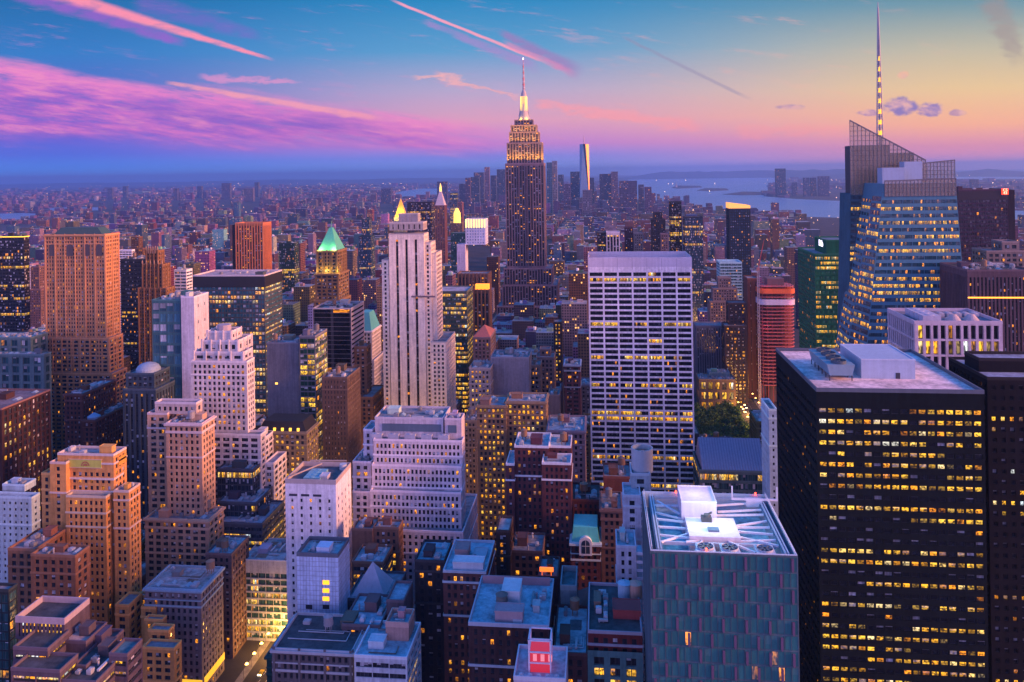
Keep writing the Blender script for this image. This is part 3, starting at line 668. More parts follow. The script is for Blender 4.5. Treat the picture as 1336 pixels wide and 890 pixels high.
b = building('office_tower', 'broad glass tower with white striped flank and dark crown band', 'office tower', (.14, .17, .19),
    [T(252, 345, 359, 620, st=('G', 'R'), xs=368, px=2.6, E=dict(px=60, fw=.985, fh=.42, sub=10), fw=.84, fh=.72, sub=1, py=3.7, top=9, cap=(.6, .55, .55), n=8)], glass=(.03, .12, .16), lit=.27, roof=PINKROOF, vis=510, own=60, mullion=.9)
g = b['roofs'][0]; mb = MB(); ring(mb, g[1], g[2], g[3], g[4], g[5] - 9, g[5] - .4, .25, -.07); mb.build('crown_band', M_PLAIN, b['root'], (.02, .02, .024))
b = building('office_building', 'teal glass building backed by a tall blank white core', 'office building', (.62, .58, .64),
    [T(236, 253, 387, 560, xs=272, st=('B', 'M'), px=9, py=12, fw=.15, fh=.2, zb=0), T(198, 235.5, 391, 561, 33, 'G', zb=0, px=5.4, py=8, fh=.8, fw=.94, col=(.06, .16, .17), sub=1)], glass=(.05, .15, .20), lit=.02, own=60, vis=500)
b = building('office_tower', 'golden brown tower with a green copper pyramid roof', 'office tower', (.42, .26, .13),
    [T(413, 440, 327, 800, xs=452, cornice=True, ribs=5), T(411, 441.5, 357, 796, xs=455, cornice=True), T(409, 443, 392, 792, xs=458)], lit=.2, vis=402, clut=False)
g = b['roofs'][0]; pyramid(b['root'], g[1] + 1, g[2] - 1, g[3] + 1, g[4] - 1, g[5] + .3, g[5] + 24, (.10, .50, .33), f=.16)
mb = MB(); mb.cyl((g[1] + g[2]) / 2, (g[3] + g[4]) / 2, g[5] + 24, g[5] + 31, .7, .1, 6); mb.build('finial', M_PLAIN, b['root'], (.1, .4, .28))
for x in (g[1] - 2.5, (g[1] + g[2]) / 2, g[2] + 2.5): point_light('roof_floodlight', (x, g[3] - 3.2, g[5] - 20), 3500, (1, .75, .12), .5)
for x in (g[1] + 4, g[2] - 4): point_light('roof_floodlight', (x, g[3] - 1, g[5] + 3), 5000, (.75, 1, .25), .5)
building('office_tower', 'black glass box with a white striped flank below the green pyramid roof', 'office tower', DARK,
    [T(408, 458, 402, 650, xs=475, st=('G', 'R'), px=5, E=dict(px=40, fw=.97, fh=.45), col=(.5, .44, .46), N=dict(fw=.985, fh=.98, side=.05, top=.3, px=30), cap=(.5, .45, .45))], glass=G_BLACK, lit=.015, roof=DARKROOF, vis=485, blinds=0)
b = building('office_tower', 'lilac stone tower with a teal hipped roof', 'office building', LILAC, [T(462, 485, 432, 720, xs=497, cornice=True), T(460, 488, 470, 716, xs=502)], lit=.15, vis=500, clut=False, own=30)
g = b['roofs'][0]; pyramid(b['root'], g[1] + .6, g[2] - .6, g[3] + .6, g[4] - .6, g[5] + .3, g[5] + 17, (.10, .42, .42), f=.5)
building('office_building', 'brown brick block stepping down behind the netted slab', 'office building', (.40, .22, .13), [T(462, 478, 452, 655, xs=484), T(470, 486, 518, 645, xs=502)], lit=.1, own=30, vis=545)
b = building('office_building', 'blank blue-grey slab with a green glass wing lit at the top', 'office building', (.27, .29, .36),
    [T(348, 390, 447, 560, 24, 'B', zb=0), T(390.3, 411, 438, 558, 26, 'G', zb=0, px=6, fw=.95, fh=.8, sub=2)], glass=G_GREEN, lit=.4, own=40, vis=540)
for z_ in (152, 122, 110):
    g = b['roofs'][0]; mb = MB(); mb.box(g[1] + 6, g[1] + 8, g[3] - .08, g[3] - .01, z_ - 45, z_ - 43.6, bottom=True); mb.build('slot_window', M_SIGN, b['root'], (1, .6, .1))
b = building('office_building', 'tan stone building with many lit windows under a black mansard roof', 'office building', (.38, .30, .19), [T(336, 400, 563, 500, xs=415, cornice=True, px=3.4, fw=.55, clut=False)], lit=.55, own=90, vis=625, roof=DARKROOF, clut=False)
g = b['roofs'][0]; pyramid(b['root'], g[1] + .4, g[2] - .4, g[3] + .4, g[4] - .4, g[5] + .2, g[5] + 7, (.02, .02, .022), f=.82)
for k in range(5):
    x = g[1] + 6 + (g[2] - g[1] - 12) * k / 4; mb = MB(); mb.box(x - .8, x + .8, g[3] + .5, g[3] + 2.6, g[5] + .4, g[5] + 3); mb.build('dormer', M_SIGN, b['root'], (1, .58, .06))
building('office_building', 'brown slab wrapped in builders netting', 'office building', (.22, .15, .12), [T(420, 453, 492, 540, xs=470, px=2.4, fw=.3, rec=.15)], lit=.06, vis=610, own=40)
# hotel with red brick wings, low teal roofs, the deep brown block at the edge
b = building('brick_hotel', 'dark red brick hotel with a long lower wing and a blue cupola', 'hotel', (.25, .11, .09), [T(84, 107, 514, 560, xs=152, px=3.2, zb=0, cornice=True), T(108, 124, 548, 548, xs=169, zb=0, cornice=True)], lit=.1, own=60, vis=570)
g = b['roofs'][1]; mb = MB(); mb.cyl((g[1] + g[2]) / 2, g[3] + 6, g[5], g[5] + 2, 4.4, n=18); mb.cyl((g[1] + g[2]) / 2, g[3] + 6, g[5] + 2, g[5] + 4.6, 4.6, .6, 18); mb.build('cupola', M_PLAIN, b['root'], (.25, .38, .52))
b = building('domed_block', 'blue-grey building with white columns under a glass dome', 'office building', (.09, .14, .19), [T(164, 201, 487, 540, 22, px=3.6, fw=.62), T(160, 203, 508, 535, 28, 'S', px=3.8, fw=.5), ], lit=.12, own=50, vis=560, clut=False)
g = b['roofs'][0]; mb = MB(); x, y = (g[1] + g[2]) / 2, (g[3] + g[4]) / 2
for k in range(5): mb.cyl(x, y, g[5] + (0, 2, 4, 5.4, 6.2)[k], g[5] + (2, 4, 5.4, 6.2, 6.5)[k], (8.6, 8.4, 7.2, 5.2, 2.6)[k], (8.4, 7.2, 5.2, 2.6, .5)[k], 24, cap=k == 4)
mb.build('dome', M_PLAIN, b['root'], (.26, .36, .46))
building('office_building', 'low teal glass building with stepped roof left of the massive brown tower', 'office building', (.20, .34, .36), [T(-30, 40, 440, 650, 22, 'P', zb=0, px=9, py=7), T(-30, 57, 462, 600, 9, 'P', zb=0, px=9, py=7)], glass=G_TEAL, lit=.05, roof=(.2, .42, .44), vis=520, own=50)
building('office_building', 'deep brown office block with big square bays at the left edge', 'office building', (.10, .05, .045), [T(-120, 2, 532, 460, xs=66, st='P', clut=True, n=7)], lit=.32, own=100, vis=640, roof=(.2, .16, .17), cap=(.22, .12, .11))
# lilac stepped tower, brown tower, the orange slab with sunburst panel
b = building('setback_tower', 'lilac stone tower stepping back to a chamfered crown', 'office tower', LILAC,
    [T(270, 302, 432, 486, 14, px=4, fw=.5, ribs=6, N=dict(py=9, fh=.8)), T(263, 311, 444, 483, 20, ribs=6, px=4.2), T(252, 318, 459, 480, xs=329, ribs=8), T(249, 322, 471, 477, xs=332, px=3.2, fw=.55), T(250, 340, 566, 472, xs=347)], lit=.16, own=100, vis=590, clut=False)
g = b['roofs'][0]; mb = MB(); mb.cyl((g[1] + g[2]) / 2, (g[3] + g[4]) / 2, g[5], g[5] + 4, 4.5, n=10); mb.build('bulkhead', M_STONE, b['root'], (.4, .36, .4))
b = building('setback_tower', 'plain brown brick tower with a pale stone top storey', 'office tower', (.505, .32, .21),
    [T(202, 256, 525, 440, xs=264, col=(.48, .40, .37), cap=(.62, .56, .58), px=3.4), T(192, 218, 539, 438, 22, zb=0, cap=(.6, .5, .5)), T(216.5, 263, 552, 430, xs=280, zb=0, cornice=True, cap=(.6, .5, .5), px=3.0, fw=.5), T(189, 272, 677, 424, xs=292, zb=0, cornice=True)],
    lit=.14, own=100, vis=745, roof=(.3, .26, .27))
x0, x1, y0, H = BOXES[-2][0], BOXES[-2][1], BOXES[-2][2], BOXES[-2][4]
mb = MB(); mb.box(x0 - .12, x1 + .12, y0 - .12, y0 - .003, H - 13, H - 1.6, bottom=True)
b2 = b
b = building('setback_tower', 'orange brick slab tower with a green sunburst panel at its top', 'office tower', (.64, .31, .10),
    [T(75, 148, 592, 388, xs=165, zb=0, px=3.1, N=dict(top=9), cap=(.66, .55, .5), roof=PINKROOF), T(65, 86, 603, 385, 14, 'M', zb=0, px=5, fw=.3, cap=(.66, .5, .42)), T(54, 67, 617, 387, 16, zb=0, px=4), T(148.3, 168, 640, 385, xs=183, zb=0, px=3, cap=(.66, .5, .4)),
     T(86, 138, 647, 382, 5, zb=0, fw=.52, px=2.9, cap=(.62, .5, .36), clut=False),
     T(150, 168, 789, 372, 12, zb=0, vis=830), T(177, 193, 777, 385, xs=197, zb=0), T(184, 203, 792, 374, xs=208, zb=0), T(188, 212, 808, 366, xs=217, zb=0), T(193, 220, 822, 358, xs=228, zb=0), T(186, 227, 845, 349, xs=237, zb=0)],
    lit=.14, own=100, vis=800, seed=3, n=3)
x0, x1, y0 = BOXES[-11][0], BOXES[-11][1], 388; H = BOXES[-11][4]
Pa, Pb = at(90.5, 598, 387.6), at(132, 609, 387.6)
mb = MB(); mb.box(Pa.x, Pb.x, 387.62, 387.96, Pb.z - .6, Pa.z - .6, bottom=True); pn = mb.build('sunburst_panel', M_PLAIN, b['root'], (.50, .52, .10))
mb = MB(); cx = (Pa.x + Pb.x) / 2; zz = Pb.z + .2; a = np.linspace(0, math.pi, 15)
for rr, ri in ((2.4, 1.7), (1.3, 0)):
    P = [(cx + rr * math.cos(t), 387.56, zz + rr * math.sin(t)) for t in a] + [(cx + ri * math.cos(t), 387.56, zz + ri * math.sin(t)) for t in a]
    mb.mesh(P, [(i + 1, i, 15 + i, 16 + i) for i in range(14)])
mb.build('sunburst_emblem', M_PLAIN, pn, (.42, .16, .07))
mb = MB(); ring(mb, Pa.x - .3, Pb.x + .3, 387.7, 387.94, 0, .01, 0, 0)
mb = MB()
for p0, p1 in (((Pa.x, Pb.z - .9), (Pb.x, Pb.z - .6)), ((Pa.x, Pa.z - .6), (Pb.x, Pa.z - .3))): mb.box(p0[0] - .4, p1[0] + .4, 387.5, 387.95, p0[1], p1[1], bottom=True)
mb.build('panel_border', M_STONE, pn, (.62, .45, .3))
sx = BOXES[-11][1]; mb = MB(); mb.box(sx + .01, sx + .3, 392, 399, Pb.z - 1, Pa.z - .6, bottom=True); mb.build('sunburst_panel', M_PLAIN, b['root'], (.62, .34, .06))
for k in range(3):
    zz = H - 13.5 - 17 * k; mb = MB(); ring(mb, x0, x1, y0, y0 + 8, zz, zz + 1.1, .32, -.004)
    mb.build('stringcourse', M_STONE, b['root'], (.68, .56, .48))
building('brick_block', 'squat orange brown block with rooftop ducts below the sunburst tower', 'office building', (.46, .23, .13), [T(40, 98, 724, 350, xs=117, zb=0, px=4, n=6), T(10, 46, 716, 360, 22, zb=0, px=3.6)], lit=.1, own=80, vis=790, roof=(.33, .25, .24))
building('office_building', 'teal and white building with square windows at the left edge', 'office building', (.42, .55, .60), [T(3, 32, 632, 430, xs=47, px=5), T(-30, 41, 648, 420, xs=52, px=3.6, fw=.36, fh=.42)], lit=.03, own=60, vis=720, roof=BLUEROOF, glass=(.02, .04, .06))
building('glass_block', 'dark green glass block cut off by the left edge', 'office building', (.04, .06, .07), [T(-60, 11, 768, 300, 5, 'G')], glass=G_TEAL, lit=.05, vis=890)
b = building('terraced_office', 'purple ribbed office block with terraces stepping down under a windowless top', 'office building', (.20, .155, .20),
    [T(20, 84, 806, 282, xs=117, st=('S', 'B'), px=1.6, fw=.4, rec=.2, clut=False, par=2.2, cap=(.40, .33, .37)), T(70, 112, 836, 281, xs=140, st='B', zb=0, roof=PINKROOF, n=2), T(17, 62, 845, 271, 12, 'R', zb=0, px=11, fh=.4, clut=False),
     T(17, 112, 866, 272, xs=162, st='R', zb=0, px=11, fh=.42, n=0), T(14, 78, 873, 263, 10, 'R', zb=0, px=11, clut=False), T(75, 125, 888, 264, xs=177, st='R', zb=0, px=11), T(142, 166, 853, 275, xs=186, st='R', zb=0, px=9, roof=(.1, .2, .22))],
    lit=.35, own=60, vis=880, glass=G_BLACK, roof=DARKROOF)
b = building('corner_block', 'lilac stone corner block with a deep blue cornice and pink roof', 'office building', (.42, .35, .36), [T(189, 262, 768, 375, xs=291, px=3.0, fw=.5, fh=.6, cornice=True, cap=(.30, .42, .50), n=9)], lit=.13, own=100, vis=850, roof=PINKROOF)
g = b['roofs'][0]; mb = MB(); mb.box(g[1] + 3, g[2] + .05, g[3] - .35, g[3] - .004, 6, 9.5, bottom=True); mb.box(g[2] + .004, g[2] + .35, g[3] + 2, g[4], 6, 9.5, bottom=True); mb.build('shopfront', M_SIGN, b['root'], (.55, .28, .02))
building('office_building', 'narrow brick building with a teal roof behind the lilac corner block', 'office building', (.30, .2, .19), [T(268, 302, 722, 408, xs=325, px=3)], lit=.15, own=40, vis=800, roof=(.25, .42, .48))
b = building('glass_block', 'dark blue glass office block stepping down in three tiers', 'office building', (.12, .14, .18),
    [T(283, 330, 612, 462, xs=341, st='G', zb=0, px=2.6), T(283, 334, 655, 452, xs=356, st='G', zb=0, px=2.6), T(284, 342, 682, 442, xs=371, st='R', zb=0, px=6)], glass=(.015, .03, .05), lit=.14, own=80, vis=715, roof=(.33, .33, .38))
building('office_building', 'small lilac stone building wedged behind the blue tiered glass block', 'office building', LILAC, [T(312, 344, 572, 485, xs=357, zb=0), T(344.5, 357, 604, 478, xs=374, zb=0)], lit=.1, own=40, vis=640, roof=(.3, .3, .36))
# white block, tiled slab, pyramid
b = building('office_building', 'white stone building with sparse windows and blue rooftop fans', 'office building', WHITE, [T(372, 438, 626, 400, xs=458, nob=True, px=5.2, py=4, fw=.24, fh=.46, top=9, cap=(.5, .42, .38), clut=False, par=2.2)], lit=.1, own=100, vis=700, roof=(.13, .12, .13))
g = b['roofs'][0]; ro = g[0]
for k in range(4): air_unit(ro, g[1] + 13, g[3] + 5 + 3.4 * k, g[5], 9, 3, 1.8, (.22, .46, .52))
bulkhead(ro, g[1] + 17, g[1] + 21, g[3] + 5, g[3] + 10, g[5], 2.4, (.6, .58, .6)); mb = MB(); mb.cyl(g[2] - 3, g[4] - 4, g[5], g[5] + 3, 2, n=14); mb.build('tank', M_PLAIN, ro, (.5, .55, .6))
mb = MB(); mb.bar((g[1] + 1, g[3] + 1, g[5] + 2.6), (g[1] + 12, g[3] + 22, g[5] + 2.6), .6); mb.bar((g[1] + 4, g[3] + 26, g[5] + 2.6), (g[2] - 3, g[3] + 27, g[5] + 2.6), .6); mb.build('steel_beam', M_PLAIN, ro, (.45, .36, .3))
g0 = g; mb = MB()
for k in range(3): mb.box(g[1] + 2 + 6.5 * k, g[1] + 6.5 + 6.5 * k, g[3] - .05, g[3] - .005, g[5] - 6.6, g[5] - 5.4, bottom=True)
mb.build('louvre', M_PLAIN, b['root'], (.05, .05, .07))
b = building('tiled_slab', 'pale blue slab clad in square tiles with a pink flank', 'office building', (.52, .64, .80), [T(387, 441, 722, 340, xs=456, st='B', par=1.6, n=4)], vis=815, roof=(.36, .38, .4), cap=(.12, .14, .17), tank=0)
g = b['roofs'][0]; mb = MB()
for (a0, a1, c0, c1, nn) in (((g[1], g[3]), (g[2], g[3]), 0, 1, 13), ((g[2], g[3]), (g[2], g[4]), 1, 0, 9)):
    for k in range(1, nn):
        u = k / nn; x, y = a0[0] + (a1[0] - a0[0]) * u, a0[1] + (a1[1] - a0[1]) * u
        if c1: mb.box(x - .07, x + .07, y - .03, y - .002, 0, g[5], bottom=True)
        else: mb.box(x + .002, x + .03, y - .07, y + .07, 0, g[5], bottom=True)
for k in range(1, 40): ring(mb, g[1], g[2], g[3], g[4], g[5] - 2.15 * k, g[5] - 2.15 * k + .13, .035, -.004)
mb.build('tile_joint', M_PLAIN, b['root'], (.22, .25, .33))
for k in range(8):
    c = (1, .42, .02) if k in (0, 1, 2) else (.02, .03, .05)
    q = at(421 if k < 4 or k > 5 else 399, 757 + 10.6 * (k if k < 4 else (k - 1 if k < 6 else k - 2)), 340)
    mb = MB(); mb.box(q.x, q.x + 3, 339.88, 339.96, q.z - 1.9, q.z, bottom=True); mb.build('window', M_SIGN if k < 3 else M_PLAIN, b['root'], c)
b = building('pavilion', 'low pale roofed pavilion bridge beside the tiled slab, lit from inside', 'pavilion', (.42, .45, .50), [T(316, 386, 731, 425, 26, 'R', par=.6, px=4.5, fh=.75, top=7)], lit=.4, vis=770, glass=G_TEAL, own=40, roof=(.42, .44, .46))
b = building('office_building', 'dark block topped by a tall pale concrete pyramid', 'office building', (.14, .14, .16), [T(452, 512, 782, 352, 26, 'M', clut=False)], roof=(.2, .22, .25), vis=830, lit=.1)
A0, A1, ap = at(459, 778, 356), at(502, 778, 356), at(481, 735, 362)
pyramid(b['root'], A0.x, A1.x, 356, 356 + (A1.x - A0.x), BOXES[-1][4] - 1, ap.z, (.52, .47, .52), name='pyramid_roof', m=M_STONE)
building('office_building', 'blue roofed workshop with skylights in front of the concrete pyramid', 'office building', (.2, .16, .18), [T(446, 496, 815, 320, 24, 'M', n=6, zb=0), T(504, 527, 783, 328, 16, 'B', zb=0)], roof=(.26, .36, .42), vis=850, tank=0)
building('office_building', 'white fronted building with a brown brick lift tower on its blue roof', 'office building', (.48, .55, .60), [T(503, 533, 812, 312, xs=541, st='B', col=(.40, .26, .22), zb=0, par=2), T(462, 531, 856, 300, 24, 'R', zb=0, px=6, n=1)], roof=(.26, .40, .46), lit=.4, own=40, vis=890, tank=0)
b = building('stone_apartments', 'dark grey gothic apartment house with a notched parapet', 'apartment building', (.22, .2, .21), [T(356, 459, 848, 305, 26, 'M', px=2.6, fw=.5, cornice=True, cap=(.4, .42, .45), n=2, ribs=13)], roof=DARKROOF, lit=.03, own=100, vis=890)
building('apartment_building', 'black apartment slab with a small teal roof', 'apartment building', (.03, .03, .035), [T(541, 580, 731, 352, 20, 'M', n=3)], roof=(.2, .36, .42), lit=.08, own=40, vis=850)
b = building('brick_apartments', 'tall red brown brick apartment house with a teal roof terrace', 'apartment building', (.24, .11, .10), [T(578, 634, 745, 340, xs=646, px=2.7, fw=.5, cap=(.42, .5, .55), clut=False, n=2)], roof=(.26, .42, .48), lit=.3, own=100, vis=870)
g = b['roofs'][0]; ro = g[0]
bulkhead(ro, g[1] + 4, g[2] - 1.5, g[3] + 2, g[3] + 8, g[5], 3.8, (.55, .6, .62)); bulkhead(ro, g[1] + 3, g[1] + 9, g[3] + 12, g[3] + 20, g[5], 4.4, (.28, .2, .2)); bulkhead(ro, g[1] + 11, g[2] - 2, g[3] + 13, g[3] + 21, g[5], 1.5, (.35, .4, .44))
building('brick_apartments', 'dark brown slab with few lit windows beside the teal terraced apartment house', 'apartment building', (.12, .075, .06), [T(647, 665, 692, 378, 16)], lit=.25, own=40, vis=760, roof=PINKROOF)
clutter(ro, g[1] + 1, g[2] - 1, g[3] + 22, g[4] - 1, g[5], (.3, .3, .32), random.Random(5), 5, 0)
building('office_building', 'brown brick loft with glass sheds on its roof beside the white stone building', 'office building', (.32, .18, .13), [T(459, 486, 690, 395, 14, 'B', zb=0), T(486.5, 520, 688, 396, xs=526, zb=0, roof=(.4, .42, .46)), T(459, 500, 733, 376, 18, 'R', zb=0, roof=BLUEROOF)], lit=.3, own=40, vis=735)
# ------------------------------------------------------------------ the pale tower with three dark stripes
b = building('setback_tower', 'tall pale limestone tower with three black vertical stripes', 'office tower', (.88, .76, .62),
    [T(520, 545, 279, 662, 10, 'B', col=(.35, .34, .35), zb=219, par=.4), T(508, 552, 290, 652, xs=557, st='S', px=4.4, fw=.25, py=0, zb=213, clut=False, col=(.42, .38, .36)),
     T(507, 553, 305, 650, xs=559, st=('S', 'M'), nx=3, fw=.27, rec=1.2, side=3, N=dict(fw=.27), E=dict(fw=.46, rec=.4), bot=.5, zb=0, vis=535), T(553.2, 562, 316, 652, xs=568, zb=0, px=3), T(562.2, 569, 330, 655, 24, zb=0), T(498, 506.8, 339, 652, 22, zb=0, px=2.8, fw=.5), T(562.2, 582, 446, 645, xs=594, zb=0, px=3.2, fw=.5, n=2)],
    lit=.10, own=100, vis=540, cap=(.58, .52, .47), glass=(.012, .012, .018), blinds=.4, clut=False)
g = b['roofs'][2]
gx0, gx1 = BOXES[-5][0], BOXES[-5][1]
mb = MB(); mb.box(gx0 + 19, gx1 + 9, 648.2, 649.7, at(530, 387, 649).z - .6, at(530, 387, 649).z + .6, bottom=True)
for k in range(6): mb.bar((gx0 + 20 + 3.4 * k, 648.3, at(530, 387, 649).z + .5), (gx0 + 20 + 3.4 * k, 648.3, at(530, 387, 649).z + 1.8), .2)
mb.build('work_cradle', M_PLAIN, b['root'], (.2, .15, .16))
mb = MB()
for k in range(3): mb.bar((gx0 + 9 + 4 * k, 655, g[5] + 6), (gx0 + 9 + 4 * k, 655, g[5] + 17), .5)
mb.bar((gx0 + 7, 655, g[5] + 14), (gx0 + 21, 655, g[5] + 14), .5); mb.build('roof_frame', M_PLAIN, b['root'], (.35, .3, .28))
b = building('stepped_block', 'wide lilac block rising in shallow tiers of small square windows', 'office building', (.64, .57, .61),
    [T(489, 578, 545, 438, 22, 'B', col=(.6, .55, .6), zb=0, n=10, cap=(.6, .56, .6)), T(580, 602, 546, 437, xs=606, st='B', zb=0, col=(.55, .47, .5)), T(487, 603, 574, 431, xs=606, zb=0, px=2.3, py=3.9, fw=.56, fh=.62, clut=False),
     T(485, 602, 607, 428, xs=606, zb=0, px=2.3, py=3.9, fw=.56, fh=.62, clut=False), T(483, 601.5, 641, 424, xs=606, zb=0, px=2.3, py=3.9, fw=.56, fh=.62, clut=False), T(474, 604, 692, 418, 50, zb=0, px=3.3, fw=.5, clut=False), T(474, 486, 560, 440, 16, zb=0), T(460, 484, 602, 433, 30, zb=0, px=3.3), T(460, 483, 641, 429, 30, zb=0, px=3.3)],
    lit=.16, own=100, vis=700, roof=(.24, .25, .28), glass=(.02, .022, .03))
z_ = at(530, 553, 437).z; xa, xb = at(498, 553, 437).x, at(575, 553, 437).x
mb = MB(); mb.box(xa, xb, 437.7, 437.97, z_ - 4.5, z_ - .3, bottom=True); mb.build('louvre', M_PLAIN, b['root'], (.10, .15, .20))
mb = MB(); mb.box(xa + 38, xb + 9, 436.7, 436.97, z_ - 4.5, z_ - .3, bottom=True); mb.build('louvre', M_PLAIN, b['root'], (.10, .15, .20))
for k in range(5): air_unit(b['roofs'][2][0], xa - 2 + 9.5 * k, 434.6, BOXES[-7][4] - 1, 6, 3, 3, (.40, .42, .50))
# ================================================================== centre
# stepped skyscraper with the mast
EX = lambda x, y=300, D=1290: at(x, y, D).x
EZ = lambda y, D=1290: at(684, y, D).z
EC = (.40, .29, .33)
def et(x0, x1, yt, D, dep, **kw): return T(x0, x1, yt, D, dep, 'S', px=4.6, fw=.60, rec=.9, clut=False, **kw)
b = building('skyscraper', 'tallest stepped stone skyscraper with floodlit crown and needle mast', 'skyscraper', EC,
    [et(671, 695, 156, 1306, 18), et(666, 700, 163, 1303, 24), et(664, 703, 172, 1301, 28), et(661, 707, 186, 1298, 34), et(659, 709.5, 213, 1294, 42), et(657, 720, 350, 1286, 60, vis=386), et(655, 727, 372, 1280, 70, vis=388), et(648, 735, 400, 1270, 80)],
    lit=.16, glass=(.02, .012, .02), shine=.25, vis=386, roof=(.25, .25, .28), blinds=.5)
root = b['root']; mx, my = EX(683.5, 150, 1312), 1315
def lathe(name, prof, n, m, col, parent=root):
    mb = MB()
    for (r0, z0), (r1, z1) in zip(prof, prof[1:]): mb.cyl(mx, my, z0, z1, r0, r1, n, cap=(r1, z1) == prof[-1])
    return mb.build(name, m, parent, col)
z0 = EZ(157, 1310)
mast = lathe('mooring_mast', [(9.5, z0), (8.2, z0 + 6), (6.4, z0 + 14), (5.4, z0 + 26), (5.2, z0 + 40), (4.6, z0 + 42), (4.2, z0 + 46), (1.6, z0 + 52)], 16, M_STONE, (.45, .42, .42))
for k in range(4):
    a = k * math.pi / 2; mb = MB(); c, s = math.cos(a), math.sin(a)
    P = [(mx + c * (5.2 + .02) - s * 1.1, my + s * 5.3 + c * 1.1, z0 + 2), (mx + c * 9.8 - s * 1.1, my + s * 9.8 + c * 1.1, z0 + 1), (mx + c * 5.5 - s * 1.1, my + s * 5.5 + c * 1.1, z0 + 30)]
    Q = [(p[0] + s * 2.2, p[1] - c * 2.2, p[2]) for p in P]
    mb.mesh(P + Q, [(0, 1, 2), (5, 4, 3), (0, 3, 4, 1), (1, 4, 5, 2), (2, 5, 3, 0)]); mb.build('mast_wing', M_STONE, mast, (.45, .42, .42))
mb = MB()
for k in range(8):
    a = math.pi * (1.5 + (k - 3.5) * .12); 
    mb.bar((mx + 5.9 * math.cos(a), my + 5.9 * math.sin(a), z0 + 14), (mx + 5.55 * math.cos(a), my + 5.55 * math.sin(a), z0 + 40), .5)
mb.build('window_strip', M_SIGN, mast, (1, .62, .12))
zt = z0 + 51
ant = lathe('antenna', [(1.7, zt), (1.5, zt + 22), (1.1, zt + 22.1), (1.0, zt + 42), (.5, zt + 42.1), (.3, EZ(77, 1312))], 8, M_PLAIN, (.5, .3, .32))
for k in range(9): mb = MB(); mb.cyl(mx, my, zt + 3 + 5 * k, zt + 4.2 + 5 * k, 2.3 - k * .14, n=8, bottom=True); mb.build('antenna_ring', M_PLAIN, ant, (.6, .12, .12) if k % 2 else (.6, .55, .6))
mb = MB(); mb.cyl(mx, my, EZ(77, 1312), EZ(77, 1312) + 2, .8, n=6); mb.build('beacon_light', M_LAMP, ant, (1, .7, .7))
# dark ribs down the centre bay of the shaft
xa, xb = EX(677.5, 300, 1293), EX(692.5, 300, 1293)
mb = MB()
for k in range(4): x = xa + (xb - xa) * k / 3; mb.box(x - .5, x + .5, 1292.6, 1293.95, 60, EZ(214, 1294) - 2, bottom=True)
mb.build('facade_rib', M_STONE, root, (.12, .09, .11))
def spot(loc, aim, watts, col, ang=95):
    l = bpy.data.lights.new('floodlight', 'SPOT'); l.energy = watts; l.color = col; l.spot_size = math.radians(ang); l.spot_blend = .6; l.shadow_soft_size = .8
    o = bpy.data.objects.new('floodlight', l); o.location = loc; o.rotation_euler = (Vector(loc) - Vector(aim)).to_track_quat('Z', 'Y').to_euler(); scene.collection.objects.link(o)
FL = (1, .46, .02)
for (x0_, x1_, yt, D, w, up) in ((660, 709, 213, 1294, 42000, 30), (663, 704, 187, 1298, 18000, 20), (667, 700, 173, 1301, 8000, 14)):
    n = 6; zl = EZ(yt, D) + 1
    for k in range(n): x = EX(x0_ + 1 + (x1_ - x0_ - 2) * k / (n - 1), yt, D); spot((x, D - 4, zl), (x, D + 7, zl + up), w, FL)
    X = EX(x1_, yt, D)
    for k in range(4): spot((X + 4, D + 4 + 9 * k, zl), (X - 6, D + 4 + 9 * k, zl + up), w, FL)
for a in range(6): point_light('floodlight', (mx + 11 * math.cos(a * 1.05), my + 11 * math.sin(a * 1.05), z0 + 2), 2200, (1, .55, .05), .6)

# white grid tower
b = building('grid_tower', 'broad white concrete grid tower with rows of wide dark windows', 'office tower', (.90, .83, .84),
    [T(767, 902.5, 336, 600, 44, 'R', nx=7, py=4.18, fw=.875, fh=.66, rec=.3, side=.5, top=10.5, sub=8, par=7, vis=628, n=4, E=dict(px=12, fw=.9))], lit=.2, own=100, vis=628, glass=(.008, .008, .014), roof=(.18, .19, .22), cap=(.66, .6, .66), blinds=.1, mullion=.2, shine=.2)
g = b['roofs'][0]; mb = MB(); hz = BOXES[-1][4]
for k in range(1, 7): x = g[1] + .5 + (g[2] - g[1] - 1) * k / 7; mb.box(x - .12, x + .12, 599.90, 599.938, hz - 9.4, hz - .6, bottom=True)
mb.build('panel_joint', M_PLAIN, b['root'], (.36, .31, .36))
# behind it and around the skyscraper
def simple(name, label, cat, col, tiers, **kw): return building(name, label, cat, col, tiers, **{**dict(lit=.2, clut=False), **kw})
b = simple('clock_tower', 'slim red brown clock tower with a pale steep cap and golden tip', 'clock tower', (.36, .16, .15), [T(567, 580, 268, 2000, xs=583, px=3.2, ribs=6)], vis=340)
g = b['roofs'][0]; cx, cy_ = (g[1] + g[2]) / 2, (g[3] + g[4]) / 2; w = (g[2] - g[1]) / 2
pyramid(b['root'], g[1] + 1, g[2] - 1, g[3] + 1, g[4] - 1, g[5] + .3, at(573, 250, 2000).z, (.5, .45, .5), f=.22)
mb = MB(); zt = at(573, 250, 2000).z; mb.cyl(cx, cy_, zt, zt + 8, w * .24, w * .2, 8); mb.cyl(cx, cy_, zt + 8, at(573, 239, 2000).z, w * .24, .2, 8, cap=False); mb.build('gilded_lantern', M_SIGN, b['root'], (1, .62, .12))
b = simple('gilded_tower', 'stone tower with a glowing gold pyramid roof behind the three-striped tower', 'office tower', (.4, .34, .28), [T(514, 529, 284, 1850, 26)], vis=300)
g = b['roofs'][0]; ap = at(521, 259, 1850).z
